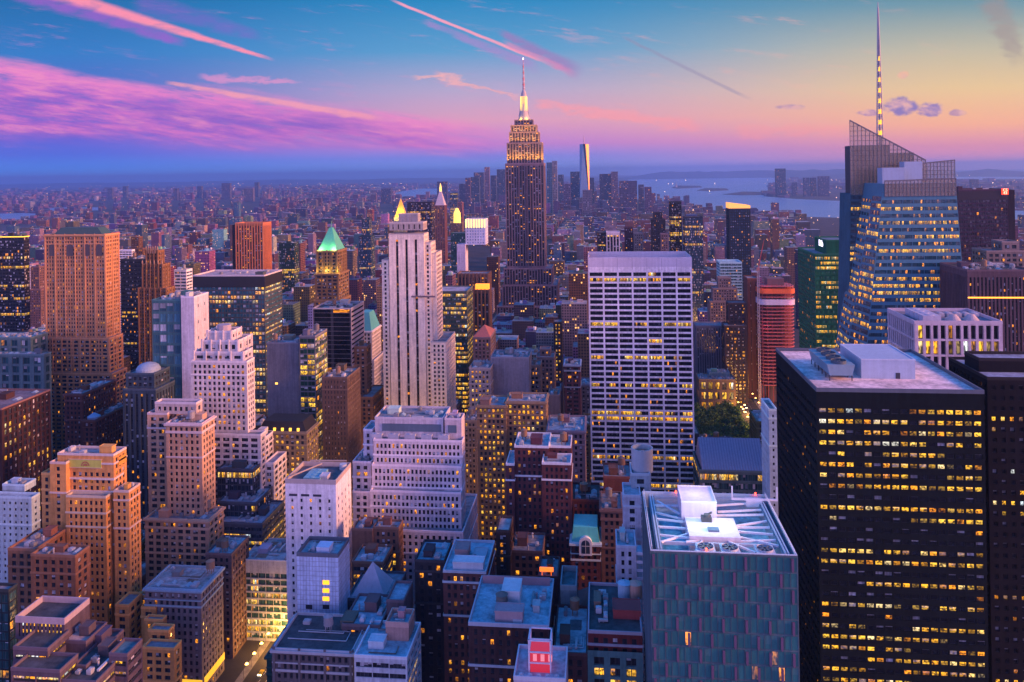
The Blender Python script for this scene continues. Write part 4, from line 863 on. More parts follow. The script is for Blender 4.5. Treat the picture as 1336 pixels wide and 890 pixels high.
pyramid(b['root'], g[1] + 1, g[2] - 1, g[3] + 1, g[4] - 1, g[5] + .3, ap, (.80, .48, .06), f=.02, m=M_PLAIN)
for x in (g[1] - 3, (g[1] + g[2]) / 2, g[2] + 3): point_light('roof_floodlight', (x, g[3] - 9, g[5] + 3), 60000, (1, .7, .2), 1)
b = simple('gilded_tower', 'stubby tower with a glowing golden lantern right of the clock tower', 'office tower', (.36, .26, .22), [T(588, 603, 291, 2050, 22)], vis=310)
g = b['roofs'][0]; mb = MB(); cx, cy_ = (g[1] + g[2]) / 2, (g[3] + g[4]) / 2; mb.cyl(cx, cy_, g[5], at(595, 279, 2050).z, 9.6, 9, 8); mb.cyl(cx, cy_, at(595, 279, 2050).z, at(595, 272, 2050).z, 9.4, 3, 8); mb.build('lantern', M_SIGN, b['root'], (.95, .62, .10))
simple('office_tower', 'flat topped black glass tower behind the pale three-striped tower', 'office tower', (.03, .025, .035), [T(531, 563, 264, 1500, 30, 'G', px=4)], glass=G_PURP, vis=350, lit=.1, roof=DARKROOF)
simple('office_tower', 'slim dark slab standing above the golden lantern', 'office tower', (.04, .05, .07), [T(587, 596, 252, 2600, 26, 'G')], glass=G_BLUE, vis=275)
simple('apartment_tower', 'slim pink brick slab right of the golden lantern', 'apartment building', (.42, .2, .2), [T(597, 603, 264, 2500, 26)], vis=280)
simple('office_tower', 'dark teal tower behind the white lit-crown tower', 'office tower', (.05, .16, .16), [T(588, 607, 304, 1180, 25, 'G')], glass=G_TEAL, vis=345, lit=.05)
b = simple('office_tower', 'pale blue gridded tower with a brightly lit fluted crown', 'office tower', (.62, .66, .80), [T(607, 633, 286, 1100, xs=636.5, st='M', px=3.6, fw=.5, fh=.5, top=14), T(596, 607, 319, 1096, 22, 'B', zb=0, col=(.55, .52, .66))], vis=352, glass=(.22, .32, .55), lit=.06)  # pale blue pane colour stands for the reflected sky
g = b['roofs'][0]; mb = MB()
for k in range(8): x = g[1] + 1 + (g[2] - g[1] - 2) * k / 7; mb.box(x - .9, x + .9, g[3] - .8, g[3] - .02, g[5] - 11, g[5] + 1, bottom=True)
mb.build('crown_rib', M_SIGN, b['root'], (.98, .66, .20))  # ribs glow by themselves in place of crown floodlights
b = simple('office_tower', 'brown tower with an orange lit roof loggia', 'office tower', (.32, .18, .13), [T(597, 637, 357, 830, 22, 'S', px=3.6, zb=0), T(617, 638.5, 378, 800, xs=641, st='S', px=4, zb=0)], vis=430, ribs=4)
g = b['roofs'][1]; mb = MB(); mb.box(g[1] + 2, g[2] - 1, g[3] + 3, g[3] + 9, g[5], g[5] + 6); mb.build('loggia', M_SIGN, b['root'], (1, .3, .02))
building('glass_block', 'glass office block glowing yellow on nearly every floor', 'office tower', (.16, .19, .16), [T(566, 609, 380, 760, xs=617, st='R', px=5, py=4.3, fh=.62, sub=3)], glass=(.05, .10, .08), lit=.62, own=60, vis=465, roof=(.4, .4, .44), clut=False)
b = simple('office_tower', 'small lilac brick tower with a red tent roof', 'office building', (.34, .25, .28), [T(617, 640, 440, 720, xs=647)], vis=465)
g = b['roofs'][0]; pyramid(b['root'], g[1], g[2], g[3], g[4], g[5] + .8, at(631, 427, 726).z, (.42, .13, .09))
building('office_building', 'tan stone loft building full of lit windows with a turquoise top storey', 'office building', TAN, [T(622, 660, 529, 520, 24, zb=0, px=3, fw=.55, cornice=True), T(660.3, 712, 524, 524, 22, zb=0, px=3, fw=.55, cornice=True)], lit=.62, own=100, vis=640, roof=(.25, .3, .34), n=4)
building('office_building', 'pale stepped loft building with yellow windows right of the three-striped tower', 'office building', (.46, .44, .48), [T(640, 690, 466, 620, 26, 'B', zb=0), T(612, 640, 480, 605, 24, zb=0, px=3, fw=.55)], lit=.6, own=60, vis=525)
building('office_building', 'narrow tan building with lit windows below the pale stepped loft', 'office building', (.36, .30, .28), [T(604, 622, 548, 560, 24)], lit=.4, own=30, vis=650)
building('office_tower', 'gothic brown tower with gabled top and a column of yellow windows', 'office building', (.36, .26, .25), [T(704, 718, 455, 668, 10), T(699, 723, 466, 660, 20)], lit=.4, own=40, vis=520, clut=False)
building('office_building', 'tan building with a blank flank in front of the gothic brown tower', 'office building', (.40, .30, .25), [T(690, 705, 476, 640, 18, zb=0), T(715, 730, 515, 600, 18, 'B', zb=0)], lit=.35, own=30, vis=530)
building('apartment_building', 'slim plum brick building with a blue trimmed top left of the white grid tower', 'apartment building', (.24, .12, .16), [T(736, 757, 476, 690, 22, cornice=True, cap=(.3, .4, .55))], lit=.12, own=40, vis=530)
building('office_building', 'dark slab with a double column of small yellow windows', 'office building', (.05, .045, .06), [T(722, 733, 420, 800, 18, px=3, fw=.5)], lit=.9, vis=490, clut=False)
building('office_building', 'lilac stone building with a heavy cornice beside the white grid tower', 'office building', (.36, .29, .35), [T(714, 763, 562, 500, 32, cornice=True, px=3.2)], lit=.1, own=60, vis=640, roof=(.25, .34, .4), n=7)
building('brick_apartments', 'dark red brick apartment house with white roof edging', 'apartment building', (.22, .085, .09), [T(671, 716, 582, 420, 22, zb=0, px=2.8, fw=.5), T(660, 671, 605, 418, 20, zb=0), T(707, 745, 604, 408, 14, zb=0, px=2.8, fw=.5), T(716.2, 745, 582, 423, 18, zb=0)], lit=.28, own=100, vis=720, roof=(.38, .46, .50), cap=(.70, .70, .72), n=2)
building('brick_apartments', 'plain red brick block with an arched roof gable below the white grid tower', 'apartment building', (.30, .11, .08), [T(787, 824, 622, 430, 20, 'B', n=3)], vis=650)
building('brick_apartments', 'brown brick building with rounded gable left of the white balconied tower', 'apartment building', (.27, .16, .14), [T(784, 812, 664, 400, 22, px=3.2, cornice=True)], lit=.08, own=40, vis=780)
building('brick_apartments', 'red brick building with a cluttered dark roof under the white grid tower', 'apartment building', (.20, .075, .07), [T(745, 783, 652, 432, 24, n=7)], lit=.08, vis=690, roof=DARKROOF, tank=1)
b = building('gabled_house', 'small red building with an ornate turquoise mansard and white arched window', 'town house', (.24, .09, .09), [T(745, 783, 708, 398, 18, px=3.4, clut=False, cornice=True, cap=(.55, .66, .66))], lit=.06, own=40, vis=755)
g = b['roofs'][0]; pyramid(b['root'], g[1] + .3, g[2] - .3, g[3] + .3, g[4], g[5] + .5, g[5] + 8, (.10, .55, .48), f=.86)
mb = MB(); cx = (g[1] + g[2]) / 2; a = np.linspace(0, math.pi, 11); zz = g[5] - 1
P = [(cx - 3.2, g[3] - 1.2, zz - 4), (cx + 3.2, g[3] - 1.2, zz - 4)] + [(cx + 3.2 * math.cos(t), g[3] - 1.2, zz + 2 + 3.2 * math.sin(t)) for t in a]; Q = [(p[0], g[3] + 2.4, p[2]) for p in P]; n = len(P)
mb.mesh(P + Q, [tuple(range(n))] + [(i, i + n, (i + 1) % n + n, (i + 1) % n) for i in range(n)]); fr = mb.build('arched_gable', M_STONE, b['root'], (.66, .68, .68))
mb = MB(); P = [(cx - 2.1, g[3] - 1.24, zz - 3), (cx + 2.1, g[3] - 1.24, zz - 3)] + [(cx + 2.1 * math.cos(t), g[3] - 1.24, zz + 1.6 + 2.1 * math.sin(t)) for t in a]
mb.mesh(P, [tuple(range(len(P)))]); mb.build('arched_window', M_PLAIN, fr, (.03, .05, .07))
mb = MB(); mb.bar((cx, g[3] - 1.34, zz - 3), (cx, g[3] - 1.34, zz + 3.6), .2); mb.bar((cx - 2, g[3] - 1.34, zz + .8), (cx + 2, g[3] - 1.34, zz + .8), .2); mb.build('glazing_bar', M_PLAIN, fr, (.6, .62, .62))
building('office_building', 'brown stone building with round lit windows at its top floor', 'office building', (.22, .13, .11), [T(667, 708, 719, 385, 20, px=3.6, fw=.6, n=4)], lit=.2, own=40, vis=760)
building('tank_block', 'pale teal block carrying a very large round water tank', 'office building', (.36, .46, .50), [T(823, 848, 618, 362, 14, 'M', px=5, clut=False)], lit=.02, vis=650)
g = at(838, 617, 369); mb = MB(); zz = BOXES[-1][4] - 1
mb.cyl(g.x, 369, zz, zz + 10.5, 4.9, n=26, cap=False)
ang = np.arange(26) * 2 * math.pi / 26; P = [(g.x + r_ * math.cos(t), 369 + r_ * math.sin(t), z_) for r_, z_ in ((5.05, zz + 10.5), (4.4, zz + 10.5), (4.4, zz + 8.2)) for t in ang]
mb.mesh(P, [(i, (i + 1) % 26, 26 + (i + 1) % 26, 26 + i) for i in range(26)] + [(26 + i, 26 + (i + 1) % 26, 52 + (i + 1) % 26, 52 + i) for i in range(26)])
ring_root = bpy.data.objects[-1] if False else None
tk = mb.build('water_tank', M_PLAIN, [o for o in scene.objects if o.name.startswith('tank_block')][0], (.36, .44, .48))
mb = MB(); mb.cyl(g.x, 369, zz + 7, zz + 9.4, 4.3, .4, 20, cap=False); mb.build('lid', M_PLAIN, tk, (.55, .36, .27))
b = building('balcony_tower', 'slim white apartment tower with stacked balconies along its right side', 'apartment building', (.48, .52, .60), [T(813, 836, 646, 352, 14, px=3.6, fw=.42, zb=0), T(804, 830, 712, 334, 15, px=3.6, fw=.42, zb=0)], lit=.03, own=60, vis=830, roof=BLUEROOF, cap=(.5, .6, .68), glass=(.015, .02, .03), tank=0)
for t_ in (BOXES[-2], BOXES[-1]):
    for k in range(16):
        z_ = t_[4] - 4 - 3.5 * k
        if z_ < 5: break
        mb = MB(); mb.box(t_[1] + .01, t_[1] + 2.6, t_[2] + .4, t_[2] + 9, z_, z_ + .25, bottom=True); mb.box(t_[1] + .01, t_[1] + 2.6, t_[2] + .4, t_[2] + .5, z_ + .25, z_ + 1.2); mb.box(t_[1] + 2.5, t_[1] + 2.6, t_[2] + .5, t_[2] + 9, z_ + .25, z_ + 1.2)
        mb.build('balcony', M_PLAIN, b['root'], (.62, .66, .74))
# foreground roofs, bottom centre
b = building('brick_apartments', 'dark brick apartment house with planted roof gardens and a pale rooftop box', 'apartment building', (.11, .06, .06), [T(611, 716, 814, 292, xs=703 if False else None, dep=34, px=3.0, fw=.42, cap=(.36, .42, .48), clut=False, par=1.3)], roof=(.30, .46, .52), lit=.2, own=100, vis=890)
g = b['roofs'][0]; ro = g[0]; gx = lambda x, D: at(x, 790, D).x
bulkhead(ro, gx(646, 296), gx(682, 296), g[3] + 3, g[3] + 9, g[5], 4.2, (.36, .28, .30)); bulkhead(ro, gx(655, 306), gx(678, 306), g[3] + 14, g[3] + 24, g[5], 6, (.55, .62, .64))
water_tank(ro, gx(655, 304), g[3] + 11.6, g[5], 2.3, 4, 2, (.10, .12, .11)); air_unit(ro, g[2] - 12, g[3] + 4, g[5], 3.4, 2.4, 1.4, (.5, .55, .58))
clutter(ro, g[1] + 1, gx(642, 300), g[3] + 1, g[4] - 5, g[5], (.4, .38, .4), random.Random(3), 9, 0); clutter(ro, gx(686, 300), g[2] - 1, g[3] + 7, g[4] - 5, g[5], (.4, .38, .4), random.Random(4), 9, 0)
mb = MB(); mb.box(g[1] + 1, g[2] - 1.4, g[4] - 3.4, g[4] - 2.8, g[5], g[5] + 3.2); mb.build('garden_wall', M_STONE, ro, (.34, .22, .24))
b = building('brick_apartments', 'white terraced apartment house with a glowing red rooftop room', 'apartment building', (.50, .50, .58), [T(670, 738, 884, 264, 18, 'S', px=2.6, fw=.5, clut=False, par=1.2)], roof=(.42, .47, .52), lit=.05, own=0, vis=890, cap=(.55, .62, .68))
g = b['roofs'][0]; ro = g[0]; X0, X1 = at(689, 850, 268).x, at(719, 850, 268).x; zt = at(704, 836, 268).z
mb = MB()
for x in (X0, X1 - .5):
    for y in (268, 275.5): mb.box(x, x + .5, y, y + .5, g[5], zt)
for z_ in (g[5] + 3.6, g[5] + 7.2, zt): ring(mb, X0 - .02, X1 + .02, 267.98, 276.02, z_ - .35, z_, .05, .5)
rm = mb.build('rooftop_room', M_PLAIN, ro, (.75, .68, .74))
mb = MB(); mb.box(X0 + .6, X1 - .6, 268.6, 275.4, g[5], g[5] + 7); mb.build('red_glass', M_SIGN, rm, (.26, .012, .025))
for k in range(3): x = X0 + 1.6 + 2.6 * k; mb = MB(); mb.box(x, x + 1.3, 268.3, 268.58, g[5] + 4, g[5] + 6.2, bottom=True); mb.build('window', M_SIGN, rm, (.42, .12, .15))
for k in range(5): air_unit(ro, g[1] + 2.4 + 3 * k, g[3] + 1.6, g[5], 1.6, 1.2, 1.1, (.5, .55, .6))
building('brick_building', 'low dark red brick building with a rubble grey roof beside the red rooftop room', 'apartment building', (.15, .07, .07), [T(722, 766, 852, 288, 32, n=4, par=1)], roof=(.34, .40, .44), lit=.04, vis=885, own=40, tank=1)
building('brick_building', 'red brick building with teal lower storeys and two round roof tanks', 'apartment building', (.27, .06, .06), [T(767, 838, 824, 290, 34, px=3.4, fw=.5, zb=0, clut=False, bot=1), T(766.5, 838.5, 850, 288, 10, 'P', zb=0, col=(.10, .22, .22), noroof=True, px=5.5)], roof=DARKROOF, lit=.3, own=100, vis=890, cap=(.34, .34, .4))
g = [o for o in scene.objects if o.name.startswith('roof')][-1]
zz = BOXES[-2][4] - 1
for x, c in ((815, (.30, .50, .60)), (829, (.52, .34, .26))):
    mb = MB(); px_ = at(x, 785, 316).x; mb.cyl(px_, 316, zz, zz + 5.5, 2.6, n=16, cap=False); mb.cyl(px_, 316, zz + 5.5, zz + 6.4, 2.75, .2, 16, cap=False); mb.build('water_tank', M_PLAIN, g, c)
clutter(g, at(770, 800, 300).x, at(798, 800, 300).x, 294, 320, BOXES[-2][4] - 1, (.2, .12, .12), random.Random(8), 8, 0)
bulkhead(g, at(800, 800, 300).x, at(836, 800, 300).x, 300, 308, zz, 3.4, (.30, .06, .06))
building('office_building', 'blank teal lift tower with an open roof among the low dark roofs', 'office building', (.22, .36, .40), [T(731, 752, 764, 320, 16, 'B', par=3, n=1)], vis=788, roof=(.1, .13, .14))
b = building('brick_building', 'dark hip roofed hall between the teal lift tower and the balconied tower', 'hall', (.05, .06, .065), [T(752, 806, 815, 325, 26, 'M', clut=False)], lit=.02, vis=830)
g = b['roofs'][0]; pyramid(b['root'], g[1], g[2], g[3], g[4], g[5] + 1, g[5] + 8, (.06, .085, .09), f=.3)
building('brick_building', 'dark brick building with a red lit bar sign on its roof', 'office building', (.08, .05, .06), [T(702, 728, 752, 345, 18, n=3)], lit=.15, vis=800)
p = at(704, 741, 346); mb = MB(); mb.box(p.x, p.x + 6, 346, 347, p.z - 1.6, p.z, bottom=True); mb.bar((p.x + 1, 346.5, p.z - 4.5), (p.x + 1, 346.5, p.z - 1.5), .2); mb.bar((p.x + 5, 346.5, p.z - 4.5), (p.x + 5, 346.5, p.z - 1.5), .2)
tag(mb.build('lit_sign', M_SIGN, None, (1, .16, .02)), 'glowing red orange bar sign above the low dark roofs', 'sign')

# ================================================================== right
P2 = lambda x, y, D: tuple(at(x, y, D))
# crystalline glass tower with sloped screens and spire
root = empty('crystal_tower', (at(1180, 440, 590).x, 590, 0)); tag(root, 'faceted blue glass tower with sloping gridded tops and a tall spire', 'skyscraper')
panes, scr = [], []
CB = (.06, .21, .29)
X = lambda x, y, D: at(x, y, D).x
def quadwall(W, pn, a, b, c, d_, **kw): facade(W, pn, a, b, c, d_, **kw)
W = MB(); pz = lambda x, y, D: np.array(P2(x, y, D))
fl, fr_ = pz(1152, 240, 562), pz(1247, 236, 562); flb, frb = pz(1104, 700, 560), pz(1284, 700, 560); flb[2] = frb[2] = 0
ll = pz(1141, 250, 578); ll[2] = fl[2]; fr_[2] = fl[2]; llb = pz(1068, 700, 592); llb[2] = 0
quadwall(W, panes, flb, frb, fr_, fl, nx=7, ny=50, fw=.965, fh=.52, rec=.2, side=.4, top=10, bot=1, sub=6, fid=1)
quadwall(W, panes, llb, flb, fl, ll, nx=2, ny=50, fw=.98, fh=.66, rec=.08, side=.3, top=8, sub=5, fid=2)
brb, br = frb + np.array([0, 70, 0]), fr_ + np.array([-3, 62, 0]); blb, bl = llb + np.array([2, 36, 0]), ll + np.array([2, 30, 0])
quadwall(W, panes, frb, brb, br, fr_, nx=9, ny=50, fw=.9, fh=.5, rec=.25, top=10, sub=3, fid=3)
quadwall(W, panes, blb, llb, ll, bl, nx=4, ny=50, fw=.9, fh=.5, rec=.2, top=10, sub=3, fid=4)
W.mesh([brb, blb, bl, br], [(0, 1, 2, 3)]); W.mesh([fl, fr_, br, bl, ll], [(0, 1, 2, 3, 4)])
W.build('wall', M_PLAIN, root, CB)
put_windows(root, panes, (.008, .055, .075), .36, dict(blinds=.1, shine=.5, mullion=.2, spandrel=0.0, rows=.75, vary=.5), 100)
# screens standing on top
def screen(name, corners, th, nx, ny, lit, glass, fh=.8):
    pn = []; W = MB(); a, b_, c, d_ = (np.array(q, float) for q in corners)
    facade(W, pn, a, b_, c, d_, nx, ny, .86, fh, .25, .1, .1, .1, 1, 1, 5)
    e = np.array([0, th, 0]); W.mesh([a + e, b_ + e, c + e, d_ + e, a, b_, c, d_], [(1, 0, 3, 2), (4, 0, 1, 5), (5, 1, 2, 6), (6, 2, 3, 7), (7, 3, 0, 4)])
    o = W.build(name, M_PLAIN, root, (.13, .15, .19))
    mb = MB(); mb.quads(np.concatenate([q[0] for q in pn]), np.concatenate([q[1] for q in pn])); mb.build('screen_glass', M_GLASS, o, glass, dict(lit=lit, blinds=.9, shine=.8, mullion=.6, spandrel=0.0))
    return o
M_SCREEN, ts = mat('screen_glass'); ts.put(ts.b.inputs['Base Color'], (.50, .38, .24)); ts.b.inputs['Roughness'].default_value = .15; ts.b.inputs['Alpha'].default_value = .36  # warm base colour carries the sunset glow behind the screens
def grid_screen(name, x0, x1, z0, za, zb_, y, pu, pv, lit):
    """an upright gridded glass screen whose top slopes from za to zb_"""
    top = lambda x: za + (zb_ - za) * (x - x0) / (x1 - x0)
    mb = MB(); n = int((x1 - x0) / pu); W_ = .28
    for k in range(n + 1): x = x0 + (x1 - x0) * k / n; mb.box(x - W_ / 2, x + W_ / 2, y - .3, y + .3, z0, top(x) + .2, bottom=True)
    z = z0
    while z < max(za, zb_) - .5:
        xe = x1 if top(x1) > z else x0 + (x1 - x0) * (z - za) / (zb_ - za)
        if xe > x0 + 1: mb.box(x0, xe, y - .22, y + .22, z - W_ / 2, z + W_ / 2, bottom=True)
        z += pv
    mb.bar((x0, y, za), (x1, y, zb_), .8); o = mb.build(name, M_PLAIN, root, (.16, .16, .18))
    P = [(x0, z0), (x1, z0), (x1, zb_), (x0, za)]
    mb = MB(); mb.mesh([(p[0], y - .05, p[1]) for p in P] + [(p[0], y + .05, p[1]) for p in P], [(0, 1, 2, 3), (5, 4, 7, 6)], uv=np.array([((p[0] - x0) / pu, (p[1] - z0) / pv) for p in P] + [((p[0] - x0) / pu + 99, (p[1] - z0) / pv) for p in (P[1], P[0], P[3], P[2])]))
    mb.build('screen_glass', M_SCREEN, o, (.30, .24, .18))
RT = lambda x, y: P2(x, y, 604)
zs = RT(1109, 190)[2]; zr_ = RT(1207, 246)[2]
grid_screen('tower_screen', RT(1109, 190)[0], RT(1208, 230)[0], zr_ - 4, RT(1109, 157)[2], RT(1208, 209)[2], 604, 2.7, 3.6, .05)
pn = []; W = MB(); a, b_ = np.array(RT(1109, 190)), np.array(RT(1207, 246)); a0, b0 = np.array(RT(1102, 660)), np.array(RT(1215, 660)); a0[2] = b0[2] = 0
a[2] = b_[2] = zr_ - 3; a[1] = b_[1] = a0[1] = b0[1] = 604.4
facade(W, pn, a0, b0, b_, a, 12, 58, .93, .6, .2, .4, 1, 1, 3, 1, 6)
e = np.array([0, 26, 0]); W.mesh([a0 + e, b0 + e, b_ + e, a + e, a0, b0, b_, a], [(1, 0, 3, 2), (4, 7, 3, 0), (5, 1, 2, 6), (6, 2, 3, 7)])
W.build('rear_slab', M_WALL, root, (.05, .13, .18)); put_windows(root, pn, (.02, .06, .09), .28, dict(blinds=.2, shine=.5, mullion=.2, spandrel=0.0, rows=1.0, vary=.5), 60)
pr = lambda x0, x1, y0, y1, D, c: (lambda p, q: (lambda mb: (mb.box(p.x, q.x, D, D + 18, zr_ - 6, p.z), mb.build('plant_room', M_PLAIN, root, c)))(MB()))(at(x0, y0, D), at(x1, y0, D))
pr(1112, 1160, 190, 240, 606, (.02, .045, .065)); pr(1138, 1192, 200, 240, 607, (.02, .045, .065))
zf = fl[2]
grid_screen('tower_screen', fl[0] + 1, fr_[0], zf - 8.5, zf + 2, zf + 3, 561.6, 2.3, 2.8, .12)
grid_screen('tower_screen', at(1205, 232, 590).x, at(1246, 230, 590).x, zf, at(1205, 213, 590).z, at(1240, 209, 590).z, 590, 2.3, 2.8, .06)
for (x0, x1, y, D, h_) in ((1151, 1180, 219, 575, 9), (1180, 1203, 211, 582, 14)):
    p, q = at(x0, y, D), at(x1, y, D); mb = MB(); mb.box(p.x, q.x, D, D + 10, fl[2] - 2, p.z); mb.build('plant_room', M_PLAIN, root, (.34, .44, .56))
sp = at(1148, 172, 618); spz = sp.z; tip = at(1145, 10, 618); mb = MB(); spire = None
prev = None
nseg = 13; za = np.linspace(at(1148, 190, 618).z, tip.z, nseg + 1)
for k in range(nseg):
    r0, r1 = 2.6 * (1 - k / nseg) + .35, 2.6 * (1 - (k + 1) / nseg) + .35
    for i in range(4):
        an = i * math.pi / 2 + .6; bn = an + math.pi / 2
        mb.bar((sp.x + r0 * math.cos(an), 618 + r0 * math.sin(an), za[k]), (sp.x + r1 * math.cos(an), 618 + r1 * math.sin(an), za[k + 1]), .42)
        mb.bar((sp.x + r0 * math.cos(an), 618 + r0 * math.sin(an), za[k]), (sp.x + r1 * math.cos(bn), 618 + r1 * math.sin(bn), za[k + 1]), .26)
mb.cyl(sp.x, 618, za[10], za[13] + 4, .75, .25, 8)
spire = mb.build('spire', M_PLAIN, root, (.42, .42, .44))
mb = MB(); mb.cyl(sp.x, 618, za[0], za[10], .9, .6, 8, cap=False); mb.build('spire_core', M_PLAIN, spire, (.30, .31, .34))
for k in range(1, 11): mb = MB(); mb.cyl(sp.x, 618, za[k], za[k] + 3.2, .5 * (2.6 * (1 - k / nseg) + .35), n=8, bottom=True); mb.build('spire_lamp', M_SIGN, spire, (.8, .40, .03))
BOXES.append((llb[0], frb[0], 560, 635, 245, 1096, 1268, 157, 446))

b = building('office_tower', 'dark purple tower with a red lit sign at its upper right corner', 'office tower', (.055, .03, .055), [T(1250, 1315, 247, 800, xs=1250 if False else None, dep=45, st='G', px=4, py=3.9, fw=.92, fh=.7, clut=True, n=3)], glass=G_PURP, lit=.06, vis=350, roof=DARKROOF, blinds=.1, tank=0)
mb = MB(); g = b['roofs'][0]; mb.box(g[2] + .003, g[2] + 7, g[3] + 2, g[4], 0, g[5]); mb.build('side_wing', M_WALL, b['root'], (.03, .025, .035))
mb = MB(); ring(mb, g[1], g[2], g[3], g[4], g[5] - 9, g[5] - .8, .2, -.07); mb.build('crown_band', M_PLAIN, b['root'], (.022, .018, .03))
p, q = at(1307, 246, 799), at(1316, 254, 799); mb = MB(); mb.box(p.x, q.x, 799.2, 799.7, q.z, p.z, bottom=True); sg = mb.build('rooftop_sign', M_SIGN, b['root'], (.95, .05, .01))
def lettering(txt, loc, size, col, parent, rot=(math.pi / 2, 0, 0)):
    cu = bpy.data.curves.new('lettering', 'FONT'); cu.body = txt; cu.size = size; cu.extrude = .12; cu.align_x = 'CENTER'; cu.space_line = .78
    o = bpy.data.objects.new('lettering', cu); scene.collection.objects.link(o); cu.materials.append(M_SIGN); o.color = (*col, 1); o.rotation_euler = rot
    bpy.context.view_layer.update(); me = bpy.data.meshes.new_from_object(o.evaluated_get(bpy.context.evaluated_depsgraph_get()))
    bpy.data.objects.remove(o); o = bpy.data.objects.new('lettering', me); scene.collection.objects.link(o); o.color = (*col, 1); o.rotation_euler = rot
    if not me.materials: me.materials.append(M_SIGN)
    o.parent = parent; o.location = Vector(loc) - (parent.location if parent else Vector()); return o
l = lettering('CS\n43', ((p.x + q.x) / 2, 799.0, (p.z + q.z) / 2 + .3), 3.6, (1, .6, .35), b['root']); 
b = building('stone_tower', 'pale stone tower with setbacks and lit upper windows in front of the dark purple tower', 'office tower', (.42, .34, .33), [T(1307, 1330, 315, 640, 16), T(1287, 1345, 327, 635, 24)], lit=.2, own=30, vis=350, clut=False)
building('office_tower', 'wide dark tower of fine vertical stripes with one glowing floor at the right edge', 'office tower', (.20, .14, .17), [T(1262, 1350, 352, 520, 40, 'S', px=2.2, fw=.5, spn=.5)], glass=(.02, .015, .022), lit=.1, vis=440, roof=DARKROOF, own=0)
mb = MB(); p, q = at(1263, 387.5, 519.7), at(1350, 389.5, 519.7); mb.box(p.x, q.x, 519.75, 519.96, q.z, p.z, bottom=True); mb.build('lit_floor', M_SIGN, [o for o in scene.objects if o.type == 'EMPTY'][-1], (1, .42, .04))
b = building('office_building', 'white ribbed office building with fans and ducts on its roof', 'office building', (.56, .50, .58), [T(1193, 1308, 419, 430, xs=1158, st='P', px=3.6, py=8.2, fw=.66, fh=.88, rec=1.2, sub=1, n=0, cap=(.55, .5, .58), par=1.5, E=dict(px=3))], glass=(.012, .012, .02), lit=.13, own=100, vis=448, roof=(.2, .2, .24), clut=False, blinds=.1)
g = b['roofs'][0]; ro = g[0]
for k in range(4): air_unit(ro, g[1] + 10, g[3] + 6 + 6.2 * k, g[5], 9, 5.6, 3.6, (.46, .48, .58))
for k in range(2): mb = MB(); mb.cyl(g[1] + 24 + 9 * k, g[3] + 12, g[5], g[5] + 3, 4, 1.5, 16); mb.build('roof_fan', M_PLAIN, ro, (.46, .40, .40))
for k in range(5): air_unit(ro, g[2] - 4 - 4.4 * k, g[3] + 22, g[5], 3, 5, 2, (.42, .44, .52))
b = building('glass_tower', 'dark green glass tower with yellow lit floors and a small white sign', 'office tower', (.03, .26, .14), [T(1078, 1115, 313, 704, xs=1063, st='B', zb=0, clut=False), T(1063, 1112, 331, 700, xs=1041, st='R', dimE=1, px=5, py=4.2, fh=.6, zb=0, N=dict(px=4), clut=False)], glass=(.03, .17, .08), lit=.34, own=100, vis=452, roof=(.12, .2, .26), blinds=.1)
t_ = BOXES[-2]; l = lettering('B&b', (t_[0] - .12, t_[2] + (t_[3] - t_[2]) * .45, at(1073, 322, 715).z), 8, (.9, .85, 1), b['root'], rot=(math.pi / 2, 0, -math.pi / 2))
# big dark office tower
b = building('office_tower', 'big black office tower with long rows of yellow windows and a pink gravel roof', 'office tower', (.007, .012, .016),
    [T(1065, 1284, 508, 290, xs=1013, st='D', dimE=1, px=3.08, py=3.82, fw=.84, fh=.43, top=6, par=1.2, cap=(.10, .13, .17))], glass=(.010, .013, .018), lit=.64, own=100, vis=890, roof=(.74, .60, .58), clut=False, blinds=.5, mullion=.4, shine=.7)
g = b['roofs'][0]; ro = g[0]; zr = g[5]
def on(x, y): q = ground(x, y, zr); return q.x, q.y
(ax, ay), (bx, by), (cx_, cy_) = on(1124, 494), on(1193, 494), on(1098, 470)
mb = MB(); dp = on(1124, 468)[1] - ay; mb.box(ax, bx, ay, ay + 26, zr, zr + 7.2); ph = mb.build('penthouse', M_PLAIN, ro, (.38, .50, .62))
mb = MB(); ring(mb, ax, bx, ay, ay + 26, zr + 6.9, zr + 7.4, .12, .35); mb.build('coping', M_PLAIN, ph, (.5, .6, .7))
mb = MB(); mb.box(bx - 7, bx - 5.4, ay - .08, ay - .01, zr + .1, zr + 2.3); mb.build('door', M_PLAIN, ph, (.04, .05, .07))
tx, ty = on(1083, 497); mb = MB(); W_, L_ = 9.6, 26
mb.mesh([(tx, ty, zr + 2.0), (tx + W_ - 1.6, ty, zr + 2.0), (tx + W_ - 1.6, ty + L_, zr + 2), (tx, ty + L_, zr + 2), (tx - 1, ty, zr + 6), (tx + W_ - .6, ty, zr + 6), (tx + W_ - .6, ty + L_, zr + 6), (tx - 1, ty + L_, zr + 6)], [(0, 1, 5, 4), (1, 2, 6, 5), (2, 3, 7, 6), (3, 0, 4, 7), (4, 5, 6, 7), (3, 2, 1, 0)])
ct = mb.build('cooling_tower', M_PLAIN, ro, (.20, .32, .38))
for k in range(4):
    y = ty + L_ * (k + .5) / 4; mb = MB(); mb.cyl(tx + W_ / 2 - .8, y, zr + 6, zr + 7.1, 2.7, n=20, cap=False)
    for q_ in range(6): an = q_ * math.pi / 3; mb.bar((tx + W_ / 2 - .8, y, zr + 6.6), (tx + W_ / 2 - .8 + 2.5 * math.cos(an), y + 2.5 * math.sin(an), zr + 6.6), .3)
    mb.build('fan', M_PLAIN, ct, (.08, .12, .15))
mb = MB()
